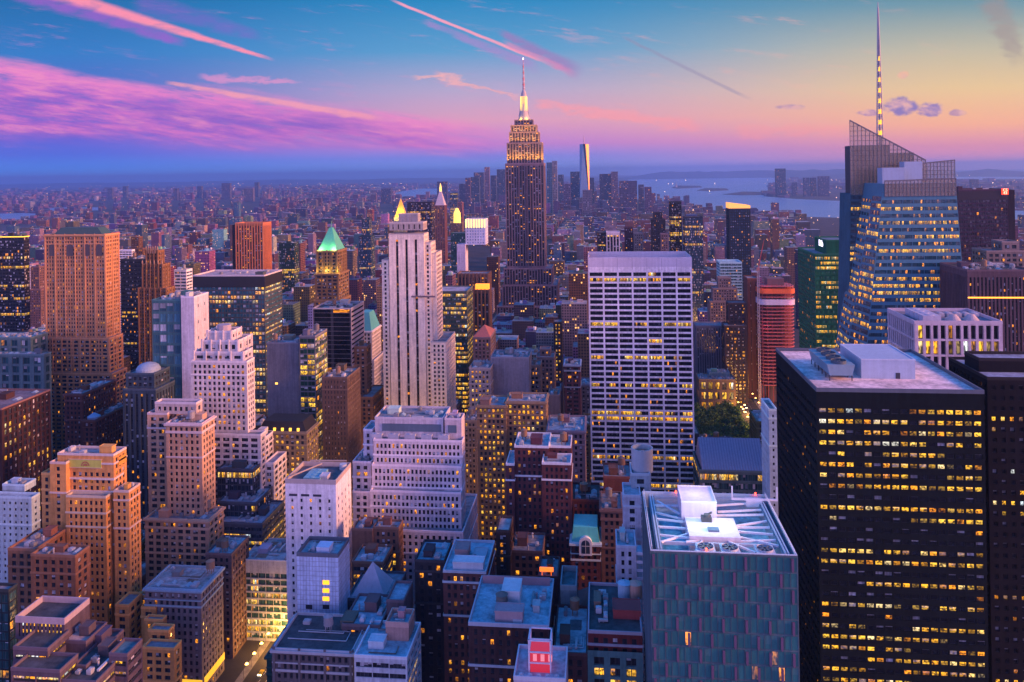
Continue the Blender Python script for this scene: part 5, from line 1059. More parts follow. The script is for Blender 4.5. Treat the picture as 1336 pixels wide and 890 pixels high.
for k in range(6):
    for x in (tx, tx + W_ - 1.6): mb.bar((x, ty + .5 + L_ / 5.2 * k, zr), (x, ty + .5 + L_ / 5.2 * k, zr + 2), .3)
mb.build('stand_frame', M_PLAIN, ct, (.06, .06, .07))
building('office_tower', 'black tower with a flat blue roof ledge at the right edge', 'office tower', (.011, .011, .015), [T(1277, 1400, 468, 322, 12, 'B', clut=False, zb=120), T(1288, 1400, 493, 310, xs=1238, st='D', dimE=1, px=3.2, fw=.5)], glass=G_BLACK, lit=.17, own=60, vis=890, roof=(.26, .32, .42), clut=False, blinds=.3)
b = building('office_building', 'slim pale blue slab wedged left of the big black tower', 'office building', (.44, .62, .72), [T(1003, 1014, 534, 430, xs=993, st='M', px=2.7, fw=.36, fh=.4)], lit=.02, vis=650, own=60)
b = building('glass_hall', 'low teal glass building with a ribbed sloping grey roof', 'office building', (.16, .28, .30), [T(912, 1002, 614, 545, 36, 'R', px=6, py=6, fh=.7, clut=False)], glass=G_TEAL, lit=.4, own=40, vis=632, roof=DARKROOF)
g = b['roofs'][0]; z1 = at(950, 575, 560).z; mb = MB(); mb.mesh([(g[1] + 2, 545.2, g[5] + 1), (g[2] - 1, 545.2, g[5] + 1), (g[2] - 1, 566, z1), (g[1] + 2, 566, z1), (g[1] + 2, 580, g[5]), (g[2] - 1, 580, g[5])], [(0, 1, 2, 3), (3, 2, 5, 4), (0, 3, 4), (1, 5, 2)]); mb.build('sloping_roof', M_PLAIN, b['root'], (.30, .31, .40))
mb = MB()
for k in range(24): x = g[1] + 2.4 + (g[2] - g[1] - 4) * k / 23; mb.bar((x, 545.1, g[5] + 1.2), (x, 565.8, z1 + .2), .4)
mb.build('roof_rib', M_PLAIN, b['root'], (.20, .21, .30))
for k in range(9): air_unit(b['roofs'][0][0], g[1] + 6 + (g[2] - g[1] - 12) * k / 8, 570.5, g[5] + (z1 - g[5]) * .62, 3, 2, 3, (.2, .24, .26))
building('office_building', 'warmly lit stone building facing the dark park trees', 'office building', (.40, .28, .20), [T(925, 952, 486, 880, 16, 'B', zb=0, col=(.10, .2, .26)), T(912, 960, 495, 868, 26, 'P', zb=0, px=8, py=12)], lit=.8, vis=518, own=30)
simple('office_tower', 'dark slab tower right of the white grid tower with a blue top in the haze', 'office tower', (.05, .06, .09), [T(893, 917, 283, 1250, 26, 'G')], glass=G_BLUE, vis=330, lit=.1)
simple('apartment_tower', 'tallest slim black tower behind the white grid tower', 'apartment building', (.025, .027, .035), [T(874, 889, 263, 1300, 20, 'G', px=3, py=3.2)], glass=G_BLACK, vis=330, lit=.12)
simple('apartment_tower', 'shorter black tower with notched top left of the slim black one', 'apartment building', (.035, .033, .045), [T(853, 864, 277, 1400, 16), T(850, 868, 286, 1396, 22)], vis=330, lit=.1)
simple('apartment_tower', 'small pink grey block between the two black towers', 'apartment building', (.34, .24, .28), [T(862, 872, 305, 1240, 14)], vis=330)
b = simple('office_tower', 'dark teal tower topped by a slanted glowing orange crown', 'apartment building', (.06, .08, .10), [T(951, 979, 272, 1120, 26, 'M', px=3)], vis=352, lit=.14, glass=G_BLUE)
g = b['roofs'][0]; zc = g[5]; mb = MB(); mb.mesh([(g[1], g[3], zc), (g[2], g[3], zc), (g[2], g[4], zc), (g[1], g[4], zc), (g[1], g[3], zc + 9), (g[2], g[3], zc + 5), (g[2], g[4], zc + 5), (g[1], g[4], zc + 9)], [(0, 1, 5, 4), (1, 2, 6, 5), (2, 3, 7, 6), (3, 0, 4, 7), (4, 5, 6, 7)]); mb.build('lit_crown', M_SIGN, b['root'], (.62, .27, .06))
b = simple('office_tower', 'dark tower with bold white vertical stripes behind the white grid tower', 'office tower', (.60, .56, .62), [T(791, 808.5, 303, 1130, 24, 'S', px=3.9, fw=.72, zb=0), T(779, 790.8, 303, 1132, 26, 'G', zb=0, col=(.03, .035, .045))], vis=330, lit=.05, glass=G_BLACK)
simple('office_tower', 'dark plum slab just right of the white striped dark tower', 'office tower', (.10, .05, .08), [T(815, 826, 297, 1280, 18)], vis=328)
simple('apartment_tower', 'grey blue block right of the plum slab', 'apartment building', (.2, .22, .28), [T(827, 839, 304, 1200, 18)], vis=328, lit=.1)
building('glass_block', 'bright teal glass building with pale floor bands', 'office building', (.34, .58, .62), [T(939, 968, 342, 1060, 30, 'R', px=6, fh=.55)], glass=G_TEAL, lit=.12, vis=366, clut=False, roof=(.3, .5, .55))
building('setback_tower', 'tan stone ziggurat tower below the teal glass building', 'office building', (.44, .33, .31), [T(937, 954, 362, 1012, 12), T(930, 962, 376, 1006, 18), T(926, 966, 393, 1000, 24)], lit=.25, own=30, vis=425, clut=False)
building('office_building', 'purple grey ribbed block right of the white grid tower', 'office building', (.34, .30, .38), [T(908, 944, 425, 930, 26, 'S', px=2.8, fw=.36, rec=.4)], lit=.06, vis=482, clut=False)
building('office_building', 'dark stepped block with clusters of yellow windows in front of the tan ziggurat', 'office building', (.10, .07, .08), [T(950, 974, 395, 905, 16, zb=0), T(945, 974, 425, 895, 20, zb=0)], lit=.4, own=40, vis=480, clut=False)
building('office_tower', 'plain brown slab with a single dark seam beside the tower under construction', 'office tower', (.30, .13, .10), [T(975, 990, 363, 920, 24, 'S', px=6, fw=.12)], lit=0, vis=510, clut=False)
# tower under construction
root = empty('unfinished_tower', (at(1014, 420, 900).x, 915, 0)); tag(root, 'round cornered unfinished tower of bare pink floor slabs under orange netting', 'construction site')
xa, xb = at(992, 420, 900).x, at(1038, 420, 900).x; cx = (xa + xb) / 2; ztop = at(1014, 372, 900).z
def slab(mb, z0, z1, ex=0.0):
    r_, x0, x1, y0, y1 = 7, xa - ex, xb + ex, 900 - ex, 930; P = []
    for (px_, py_, a0) in ((x1 - r_, y0 + r_, -90), (x1 - r_, y1 - r_, 0), (x0 + r_, y1 - r_, 90), (x0 + r_, y0 + r_, 180)):
        for k in range(7): t = math.radians(a0 + 15 * k); P.append((px_ + r_ * math.cos(t), py_ + r_ * math.sin(t)))
    n = len(P); mb.mesh([(*p, z0) for p in P] + [(*p, z1) for p in P], [tuple(range(n, 2 * n)), tuple(range(n - 1, -1, -1))] + [(i, (i + 1) % n, n + (i + 1) % n, n + i) for i in range(n)])
k = 0; zz = 20.0
while zz < ztop - 2:
    mb = MB(); slab(mb, zz, zz + .9); mb.build('floor_slab', M_STONE, root, (.44, .13, .14)); zz += 3.9; k += 1
mb = MB()
for x in np.linspace(xa + 3, xb - 3, 7):
    for y in (903, 915, 927): mb.bar((x, y, 0), (x, y, ztop), .9)
mb.build('column_frame', M_STONE, root, (.30, .07, .07))
mb = MB(); mb.box(cx - 9, cx + 9, 908, 924, 0, ztop + 6); mb.build('lift_core', M_STONE, root, (.16, .10, .11))
for (y0, y1, c) in ((383, 377, (.75, .16, .05)), (398, 391, (.55, .55, .72))):
    mb = MB(); slab(mb, at(1014, y0, 900).z, at(1014, y1, 900).z, .8); mb.build('safety_net', M_PLAIN, root, c)
BOXES.append((xa, xb, 900, 930, ztop, 990, 1038, 372, 480))
for k in range(5): point_light('work_light', (cx + (-1) ** k * 16, 894, 60 + 25 * k), 1800, (1, .16, .2), 2)
# tower crane beside it
root = empty('tower_crane', (at(990, 420, 892).x, 892, 0)); tag(root, 'red and white lattice tower crane with a raised jib', 'crane')
p0 = Vector((at(990, 420, 892).x, 892, 0)); zt = at(991, 352, 892).z; mb = MB()
for i, j in ((-1, -1), (1, -1), (1, 1), (-1, 1)): mb.bar((p0.x + i * .9, 892 + j * .9, 0), (p0.x + i * .9, 892 + j * .9, zt), .3)
for k in range(int(zt / 2.4)): s = 1 if k % 2 else -1; mb.bar((p0.x - s * .9, 891.1, k * 2.4), (p0.x + s * .9, 891.1, k * 2.4 + 2.4), .2)
mb.build('mast', M_PLAIN, root, (.5, .45, .5))
tip = at(997, 312, 892); mb = MB(); A_ = Vector((p0.x, 892, zt))
for o_ in ((-.6, 0, 0), (.6, 0, 0), (0, .6, .8)): mb.bar(A_ + Vector(o_), tip, .32)
for k in range(10): u = k / 10; mb.bar(A_.lerp(tip, u) + Vector((-.5, 0, 0)), A_.lerp(tip, u + .08) + Vector((.5, 0, 0)), .2)
mb.build('jib', M_PLAIN, root, (.62, .13, .10)); mb = MB(); mb.box(p0.x - 1.5, p0.x + 1.5, 890.5, 894.5, zt - .5, zt + 2.4, bottom=True); mb.build('cab', M_PLAIN, root, (.5, .2, .18))
mb = MB(); mb.bar(A_, A_ + Vector((-6, 3, 1)), 1.0); mb.box(p0.x - 8, p0.x - 5, 893, 896, zt - .5, zt + 1.5, bottom=True); mb.build('counterweight', M_PLAIN, root, (.3, .3, .3))

# glass building with the open machine roof, bottom right
b = building('glass_tower', 'green glass office building with an open roof of machines and a bright white penthouse', 'office building', (.13, .16, .22),
    [T(848, 1041, 722, 250, xs=836 if False else None, dep=46, st=('G', 'M'), px=2.05, py=4.85, fw=.95, fh=.93, rec=.10, side=.3, top=.4, E=dict(px=1.2, py=3, fw=.4, fh=.6, sub=1), par=5.5, noroof=True, col=(.08, .14, .17), sub=1)], glass=(.03, .15, .165), lit=.008, own=100, vis=890, blinds=.05, shine=.8, mullion=.35, clut=False, vary=.16)
root = b['root']; x0, x1, y0, y1, H = BOXES[-1][:5]; zr = H - 5.5
k = 0
for row in range(9):
    z1 = H - .4 - 4.85 * row - .5
    for c in range(7):
        x = x0 + 3.2 + 7.0 * c - (3.5 if row % 2 else 0) + (x1 - x0 - 49) / 2
        if x < x0 + .5 or x > x1 - 1: continue
        mb = MB(); P = [(x - .38, z1), (x + .38, z1), (x + .38, z1 - 3.5), (x, z1 - 4.3), (x - .38, z1 - 3.5)]
        mb.mesh([(p[0], y0 - .55, p[1]) for p in P] + [(p[0], y0 - .01, p[1]) for p in P], [(0, 4, 3, 2, 1)] + [(i, (i + 1) % 5, (i + 1) % 5 + 5, i + 5) for i in range(5)]); mb.build('glass_fin', M_PLAIN, root, (.12, .08, .15))
R = MB(); R.mesh([(x0 + .02, y0 + .02, zr), (x1 - .02, y0 + .02, zr), (x1 - .02, y1 - .02, zr), (x0 + .02, y1 - .02, zr)], [(0, 1, 2, 3)]); ro = R.build('roof', M_ROOF, root, (.28, .56, .64))
mb = MB(); ring(mb, x0, x1, y0, y1, zr - .1, H + .25, -.13, .4); mb.build('parapet', M_PLAIN, root, (.55, .68, .78))
for xa_ in (x0 + 2.6, x1 - 3.4):
    mb = MB(); mb.box(xa_, xa_ + .45, y0 + 2, y1 - 2, H - .6, H - .1, bottom=True); mb.box(xa_ + .9, xa_ + 1.25, y0 + 2, y1 - 2, H - .6, H - .1, bottom=True); mb.build('track_rail', M_PLAIN, ro, (.42, .58, .70))
    mb = MB(); mb.box(xa_ - .4, xa_ + 1.8, y0 + 1.5, y1 - 1.5, zr + .02, H - .9); mb.build('duct', M_PLAIN, ro, (.16, .26, .36))
mb = MB()
for xa_, s in ((x0 + .7, 1), (x1 - .7, -1)):
    for k in range(31): y = y0 + 1 + (y1 - y0 - 2) * k / 30; mb.bar((xa_, y, H + .1), (xa_, y, H + 1.3), .12)
    for z_ in (H + .7, H + 1.3): mb.bar((xa_, y0 + 1, z_), (xa_, y1 - 1, z_), .12)
mb.build('guard_rail', M_PLAIN, ro, (.85, .9, .95))
# white penthouse: higher rear block and lower front deck
on2 = lambda x, y, z: ground(x, y, z)
px0, px1 = on2(897, 690, H).x, on2(962, 690, H).x; py0 = on2(930, 690, H).y; ph_h = H + .2
mb = MB(); mb.box(px0, px1, y0 + 10.5, y0 + 25, zr, ph_h); pen = mb.build('penthouse', M_STONE, ro, (.80, .78, .82))
mb = MB(); mb.box(px0 - 1, px1 - 5.5, y0 + 25.2, y0 + 39, zr, ph_h + 5); pen2 = mb.build('penthouse', M_STONE, ro, (.66, .60, .70))
mb = MB(); ring(mb, px0 - 1, px1 - 5.5, y0 + 25.2, y0 + 39, ph_h + 4.7, ph_h + 5.3, .05, .3); mb.build('coping', M_PLAIN, pen2, (.75, .74, .8))
mb = MB(); mb.box(px0 + 6.5, px0 + 10, y0 + 14, y0 + 16.5, ph_h + .01, ph_h + .6); mb.build('hatch', M_PLAIN, pen, (.15, .25, .33))
mb = MB(); mb.box(px0 + 5.2, px0 + 8.6, y0 + 21, y0 + 23.4, ph_h + .01, ph_h + 1.6); mb.bar((px0 + 6, y0 + 22, ph_h + 1.6), (px0 + 8.8, y0 + 22.6, ph_h + 2.8), .5); mb.cyl(px0 + 7, y0 + 22, ph_h + 1.6, ph_h + 2.4, 1, n=10); mb.build('window_cleaning_rig', M_PLAIN, pen, (.08, .09, .10))
for i, (x, y) in enumerate(((px0 + 4, y0 + 17), (px1 - 4, y0 + 19))): point_light('roof_work_light', (x, y, ph_h + 9), 2400, (.62, .88, 1), 1.5)
point_light('roof_work_light', ((px0 + px1) / 2 - 4, y0 + 32, ph_h + 11), 1400, (.8, .88, 1), 1.5)
k = 0
for (xa_, ya, xb_, yb) in ((x0 + 4, 13, px0, 12), (x0 + 4, 25, px0, 24), (x0 + 4, 36, px0 - 1, 37), (x1 - 4, 12, px1, 11), (x1 - 4, 21, px1, 21), (x1 - 4, 31, px1 - 5, 30), (x1 - 4, 41, px1 - 5, 38), (x0 + 4, 8, px0, 15), (x0 + 4, 19, px0, 19), (x0 + 4, 30, px0, 26), (x0 + 5, 40, px0 - 1, 30), (x1 - 4, 8, px1, 14), (x1 - 4, 16, px1, 18), (x1 - 4, 26, px1, 22), (x1 - 4, 35, px1 - 4, 33), (x0 + 12, 8.6, px0 + 3, 10.4), (px1 + 3, 3, px1 - 4, 10.4), (px0 + 1, 2.4, px0 + 4, 10.4)):
    mb = MB(); mb.bar((xa_, y0 + ya, H - .9), (xb_, y0 + yb, H - 1.2), .6); mb.build('roof_truss', M_PLAIN, ro, (.80, .84, .90))
mb = MB(); mb.box(x0 + 4.5, x1 - 4.5, y0 + 8.4, y0 + 9.1, H - 1.9, H - .9, bottom=True); mb.build('roof_truss', M_PLAIN, ro, (.5, .58, .68))
mb = MB(); mb.box(x0 + 4.5, x1 - 4.5, y1 - 3, y1 - 2.4, H - 1.4, H - .4, bottom=True); mb.build('roof_truss', M_PLAIN, ro, (.3, .42, .55))
for x in (918, 949, 993):
    fx = on2(x, 712, H - 2).x; mb = MB(); mb.box(fx - 2.9, fx + 2.9, y0 + 1.4, y0 + 7.6, zr, H - .5); fb = mb.build('fan_box', M_PLAIN, ro, (.60, .66, .72))
    mb = MB(); mb.cyl(fx, y0 + 4.5, H - .5, H + .1, 2.5, n=24, cap=False); mb.build('fan_ring', M_PLAIN, fb, (.45, .5, .56))
    mb = MB(); mb.cyl(fx, y0 + 4.5, H - .45, H - .05, .7, n=12)
    for q_ in range(7): an = q_ * 2 * math.pi / 7; mb.bar((fx, y0 + 4.5, H - .25), (fx + 2.3 * math.cos(an), y0 + 4.5 + 2.3 * math.sin(an), H - .25), .55)
    mb.build('fan_blade', M_PLAIN, fb, (.10, .14, .18))
gx_ = on2(985, 655, H).x; mb = MB()
mb.box(gx_ - 8, gx_ + 8, y1 - 6, y1 - 5.4, H + .2, H + .9, bottom=True)
for s in (-8, 7.6): mb.box(gx_ + s, gx_ + s + .4, y1 - 6, y1 - 5.6, H + .9, H + 5.2, bottom=True)
mb.box(gx_ - 3, gx_ + 2.6, y1 - 6.4, y1 - 3, H - 2, H + .19); mb.build('cleaning_gantry', M_PLAIN, ro, (.66, .7, .82))
for x in (902, 966, 905): 
    pass
for (x, y) in ((px0 - 1, y1 - 1), (px1 - 6, y1 - 1), (px0 + 4, y0 + .5), (x1 - 4, y1 - 1)):
    mb = MB(); mb.cyl(x, y, H + .2, H + 1.1, .28, n=8); mb.build('warning_light', M_LAMP, ro, (1, .05, .03))
# ================================================================== downtown, the far shore
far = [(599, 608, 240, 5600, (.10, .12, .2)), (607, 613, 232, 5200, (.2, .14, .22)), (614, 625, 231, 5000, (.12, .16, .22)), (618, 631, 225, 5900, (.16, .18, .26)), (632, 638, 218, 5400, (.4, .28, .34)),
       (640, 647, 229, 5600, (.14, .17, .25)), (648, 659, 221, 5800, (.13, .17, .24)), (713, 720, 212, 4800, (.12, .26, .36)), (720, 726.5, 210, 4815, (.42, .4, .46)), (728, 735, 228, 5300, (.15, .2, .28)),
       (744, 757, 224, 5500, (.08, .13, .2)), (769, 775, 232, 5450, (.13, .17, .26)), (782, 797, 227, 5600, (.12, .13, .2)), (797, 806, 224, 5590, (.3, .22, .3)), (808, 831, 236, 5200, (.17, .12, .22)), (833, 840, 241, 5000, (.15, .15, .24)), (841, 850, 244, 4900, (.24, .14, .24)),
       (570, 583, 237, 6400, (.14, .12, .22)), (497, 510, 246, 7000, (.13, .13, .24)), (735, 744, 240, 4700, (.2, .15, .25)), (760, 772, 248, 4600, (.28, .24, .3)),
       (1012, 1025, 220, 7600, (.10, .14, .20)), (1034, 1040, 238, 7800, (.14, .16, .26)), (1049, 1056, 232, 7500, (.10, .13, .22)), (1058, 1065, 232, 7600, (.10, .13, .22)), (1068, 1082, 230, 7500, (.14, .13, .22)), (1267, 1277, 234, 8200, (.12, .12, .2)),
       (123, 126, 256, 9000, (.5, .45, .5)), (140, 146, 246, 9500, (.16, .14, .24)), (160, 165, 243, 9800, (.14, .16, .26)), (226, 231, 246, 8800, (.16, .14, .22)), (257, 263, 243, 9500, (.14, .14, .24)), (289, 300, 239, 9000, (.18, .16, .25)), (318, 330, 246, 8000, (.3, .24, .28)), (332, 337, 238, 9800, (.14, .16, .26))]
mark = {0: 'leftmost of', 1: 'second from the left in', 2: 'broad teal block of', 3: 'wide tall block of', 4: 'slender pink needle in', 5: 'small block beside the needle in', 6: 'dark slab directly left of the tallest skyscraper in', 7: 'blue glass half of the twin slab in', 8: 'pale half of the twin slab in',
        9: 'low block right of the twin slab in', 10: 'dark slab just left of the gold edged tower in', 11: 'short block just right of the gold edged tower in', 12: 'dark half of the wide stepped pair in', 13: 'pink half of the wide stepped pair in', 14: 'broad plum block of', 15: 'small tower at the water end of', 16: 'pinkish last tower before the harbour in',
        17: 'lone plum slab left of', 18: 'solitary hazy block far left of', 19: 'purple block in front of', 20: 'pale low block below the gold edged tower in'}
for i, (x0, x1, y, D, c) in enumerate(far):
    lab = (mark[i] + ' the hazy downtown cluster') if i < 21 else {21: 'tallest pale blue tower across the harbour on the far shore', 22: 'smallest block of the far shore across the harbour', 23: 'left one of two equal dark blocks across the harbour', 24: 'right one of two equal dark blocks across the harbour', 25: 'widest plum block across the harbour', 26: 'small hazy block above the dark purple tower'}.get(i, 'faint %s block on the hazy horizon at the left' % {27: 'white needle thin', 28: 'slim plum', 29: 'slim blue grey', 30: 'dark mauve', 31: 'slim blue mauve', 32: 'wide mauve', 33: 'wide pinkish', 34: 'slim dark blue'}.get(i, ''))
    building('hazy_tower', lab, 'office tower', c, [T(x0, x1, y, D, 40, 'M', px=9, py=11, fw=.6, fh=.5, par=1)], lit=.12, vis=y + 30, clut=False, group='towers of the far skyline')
b = None
# tapering tower with gold edge
root = empty('tapered_tower', (at(762.5, 240, 5300).x, 5330, 0)); tag(root, 'tapering glass tower with one face gleaming gold above the downtown cluster', 'skyscraper')
cx = root.location.x; zt = at(762, 188, 5300).z; w = 33; W = MB(); B_ = [(cx - w, 5300), (cx + w, 5300), (cx + w, 5366), (cx - w, 5366)]; my_ = 5333; Tt = [(cx - 6, my_ - w), (cx + w, my_ - 4), (cx, my_ + w), (cx - w + 4, my_)]
P = [(*p, 0) for p in B_] + [(*p, 60) for p in B_] + [(*p, zt) for p in Tt]
W.mesh(P, [(0, 1, 5, 4), (1, 2, 6, 5), (2, 3, 7, 6), (3, 0, 4, 7), (4, 5, 8), (5, 6, 9), (6, 7, 10), (7, 4, 11), (8, 11, 4), (10, 9, 6), (11, 10, 7), (8, 9, 10, 11)])
W.build('wall', M_PLAIN, root, (.22, .36, .50))
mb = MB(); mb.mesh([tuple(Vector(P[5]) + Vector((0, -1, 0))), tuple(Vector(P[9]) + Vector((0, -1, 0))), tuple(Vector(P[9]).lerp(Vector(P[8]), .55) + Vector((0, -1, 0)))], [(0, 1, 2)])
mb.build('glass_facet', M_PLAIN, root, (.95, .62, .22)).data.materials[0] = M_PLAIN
fac = [o for o in root.children if o.name.startswith('glass_facet')]
mgold, tg = mat('mirror_glass'); tg.put(tg.b.inputs['Base Color'], (.70, .42, .10)); tg.b.inputs['Metallic'].default_value = 1; tg.b.inputs['Roughness'].default_value = .6  # the low sun's reflection is put into this gold base colour
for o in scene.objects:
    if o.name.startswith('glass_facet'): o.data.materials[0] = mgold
mb = MB(); mb.cyl(cx, my_, zt, zt + 60, 3.5, 1.2, 8); mb.build('mast', M_PLAIN, root, (.6, .4, .42))
# statue on its island
def island(name, label_pts, z, m): 
    pts = [ground(x, y, z) for x, y in label_pts]; mb = MB(); n = len(pts)
    mb.mesh([tuple(p) for p in pts] + [(p.x, p.y, -1) for p in pts], [tuple(range(n))] + [(i, i + n, (i + 1) % n + n, (i + 1) % n) for i in range(n)]); o = mb.build(name, m); tag(o, kind='structure'); return o

# ================================================================== ground, water, hills
def sheet(name, m, pts, z):
    mb = MB(); mb.mesh([(*p, z) for p in pts], [tuple(range(len(pts)))]); return tag(mb.build(name, m), kind='structure')
sheet('ground', M_LAND, [(-50000, -1500), (50000, -1500), (50000, 50000), (-50000, 50000)], 0)
sheet('road', M_GROUND, [(-1500, 120), (1700, 120), (1700, 4200), (-1500, 4200)], .05)
waters = [[(830, 260), (849, 263), (889, 264), (908, 271), (943, 276), (1000, 277.5), (1050, 283), (1110, 284.5), (1200, 290), (1400, 293), (1400, 278), (1200, 269), (1104, 262.5), (1036, 259.5), (996, 256), (1003, 246), (1012, 239), (1024, 233.5), (980, 229.5), (900, 230.5), (818, 232)],
          [(-60, 281), (-10, 279), (30, 278), (58, 279), (62, 284), (40, 288), (-60, 292)], [(64, 271), (130, 270.5), (132, 274.5), (66, 275.5)], [(512, 252), (545, 246), (585, 246), (590, 251), (560, 257), (514, 257)], [(1110, 231), (1400, 230.5), (1400, 234.5), (1225, 235.5), (1120, 233)]]
WPOLY = []
for w_ in waters:
    pts = [ground(x, y, .3) for x, y in w_]; WPOLY.append(np.array([(p.x, p.y) for p in pts])); sheet('water', M_WATER, [(p.x, p.y) for p in pts], .3)
island('island', [(876, 245), (884, 246), (916, 244.5), (914, 242.5), (884, 242)], 3, M_LAND); island('island', [(909, 248.5), (925, 249.4), (951, 248), (948, 245.8), (920, 245.5)], 3, M_LAND); island('island', [(943, 253.5), (966, 254.5), (1000, 254), (1002, 250.5), (970, 250)], 3, M_LAND)
g = ground(882, 244, 3); mb = MB(); mb.cyl(g.x, g.y, 3, 22, 22, 20, 10); mb.box(g.x - 9, g.x + 9, g.y - 9, g.y + 9, 22, 47); st_ = mb.build('statue', M_STONE, None, (.35, .34, .34)); tag(st_, 'tiny statue on a tall pedestal on an island in the harbour', 'statue')
mb = MB(); mb.cyl(g.x, g.y, 47, 78, 6, 3.4, 10); mb.cyl(g.x, g.y, 78, 86, 2.6, 2.2, 8); mb.bar((g.x + 3, g.y, 74), (g.x + 7, g.y, 93), 2.2); mb.cyl(g.x + 7, g.y, 92, 95, 1.8, .6, 8); mb.build('figure', M_STONE, st_, (.2, .36, .32))
def ridge(x0, x1, D, dep, h0, h1, seed):
    n = 90; A_, B_ = ground(x0, 300), ground(x1, 300); xs = np.linspace(at(x0, 230, D).x, at(x1, 230, D).x, n); r = np.random.default_rng(seed)
    k = np.convolve(r.random(n + 20), np.ones(9) / 9, 'same')[10:-10]; k = (k - k.min()) / (k.max() - k.min()); k2 = np.convolve(r.random(n + 8), np.ones(3) / 3, 'same')[4:-4]
    hh = (h0 + (h1 - h0) * k + 8 * k2) * np.clip(np.minimum(np.arange(n), n - 1 - np.arange(n)) / 14, 0, 1)
    rows = [(0, 0), (.25, .55), (.5, 1), (.8, .6), (1, 0)]; P = [(xs[i], D + dep * a + 300 * k2[i], hh[i] * f_ - 1) for a, f_ in rows for i in range(n)]
    F = [(r_ * n + i, r_ * n + i + 1, (r_ + 1) * n + i + 1, (r_ + 1) * n + i) for r_ in range(4) for i in range(n - 1)]
    mb = MB(); mb.mesh(P, F); tag(mb.build('hills', M_HILL), kind='structure')
ridge(790, 1330, 24000, 4000, 150, 235, 1); ridge(1080, 1640, 20000, 4000, 60, 170, 2); ridge(-300, 700, 30000, 5000, 60, 130, 3)

# ================================================================== the city between the named buildings
def inpoly(P, poly):
    x, y = P[:, 0], P[:, 1]; c = np.zeros(len(P), bool); j = len(poly) - 1
    for i in range(len(poly)):
        xi, yi = poly[i]; xj, yj = poly[j]
        c ^= ((yi > y) != (yj > y)) & (x < (xj - xi) * (y - yi) / (yj - yi + 1e-12) + xi); j = i
    return c
r = random.Random(11); cand = []
aves = [-2900, -2500, -2150, -1850, -1500, -1180, -960, -760, -610, -480, -345, -174, 158, 430, 700, 980, 1260, 1540, 1800, 2150, 2500, 2900]
TONES = [((.26, .10, .07), 'red brick'), ((.20, .12, .09), 'dark brown'), ((.34, .20, .14), 'brown stone'), ((.42, .32, .25), 'tan stone'), ((.38, .26, .40), 'lilac grey'), ((.62, .60, .62), 'pale white'), ((.10, .09, .16), 'dark slate'), ((.12, .19, .30), 'blue grey')]
WT = [5, 5, 4, 3, 3, 2, 3, 2]
for row in range(60):
    y0 = 345 + 78 * row
    if y0 > 4300: break
    for a, b_ in zip(aves, aves[1:]):
        if abs(a) > y0 * .95 + 400 and abs(b_) > y0 * .95 + 400: continue
        for half in range(2):
            x = a + 15
            while x < b_ - 24:
                w = r.uniform(15, 34) if y0 < 2400 else r.uniform(22, 60)
                w = min(w, b_ - 15 - x)
                ya = y0 + 9 + 30.5 * half + (0 if half else r.uniform(0, 4)); yb = y0 + 39 + 30 * half - (r.uniform(0, 6) if half else .5)
                pxm = at_px((x + w / 2, ya, 30))[0]
                q = r.random()
                if y0 < 560: h = r.uniform(14, 46)
                elif y0 < 900: h = r.lognormvariate(math.log(38), .4)
                elif y0 < 1500: h = r.lognormvariate(math.log(44 if pxm < 600 else 34), .5)
                elif y0 < 2300: h = r.lognormvariate(math.log(26), .5)
                else: h = r.lognormvariate(math.log(18), .5)
                if q > .965 and y0 > 900: h *= 1.9
                cand.append([x + .2, x + w - .2, ya, yb, min(h, 130), 0]); x += w
def scatter(n, ymin, ymax, size, med, sig, hmax, xr=(-60, 1400), cell=1):
    for _ in range(n):
        y = math.sqrt(r.uniform(ymin**2, ymax**2)); px_ = r.uniform(*xr); x = at(px_, 260, y).x; s = r.uniform(.5, 1.3) * size
        cand.append([x, x + s, y, y + s * r.uniform(.6, 1.2), min(hmax, r.lognormvariate(math.log(med), sig)), cell])
scatter(4200, 4300, 7000, 42, 20, .5, 90, cell=2); scatter(260, 4500, 6200, 38, 62, .5, 190, (600, 850), 2); scatter(5200, 6500, 11500, 75, 16, .5, 80, cell=3); scatter(4200, 11000, 19000, 150, 16, .6, 90, cell=4)
scatter(90, 6500, 11000, 36, 58, .3, 120, (-20, 560), 3)
C = np.array(cand)
ctr = np.stack([(C[:, 0] + C[:, 1]) / 2, (C[:, 2] + C[:, 3]) / 2], 1)
keep = np.ones(len(C), bool)
for wp in WPOLY: keep &= ~inpoly(ctr, wp)
PARK = (84, 144, 728, 845)
keep &= ~((C[:, 1] > PARK[0]) & (C[:, 0] < PARK[1] + 30) & (C[:, 3] > PARK[2] - 4) & (C[:, 2] < PARK[3] + 20))
C = C[keep]
HB = np.array(BOXES)
def corners(c): return np.stack([np.stack([c[:, i], c[:, j], c[:, 4] if k else np.zeros(len(c))], 1) for i in (0, 1) for j in (2, 3) for k in (0, 1)], 1)
def rects(c):
    p = proj(corners(c).reshape(-1, 3)).reshape(-1, 8, 2); return p[..., 0].min(1), p[..., 0].max(1), p[..., 1].min(1), p[..., 1].max(1)
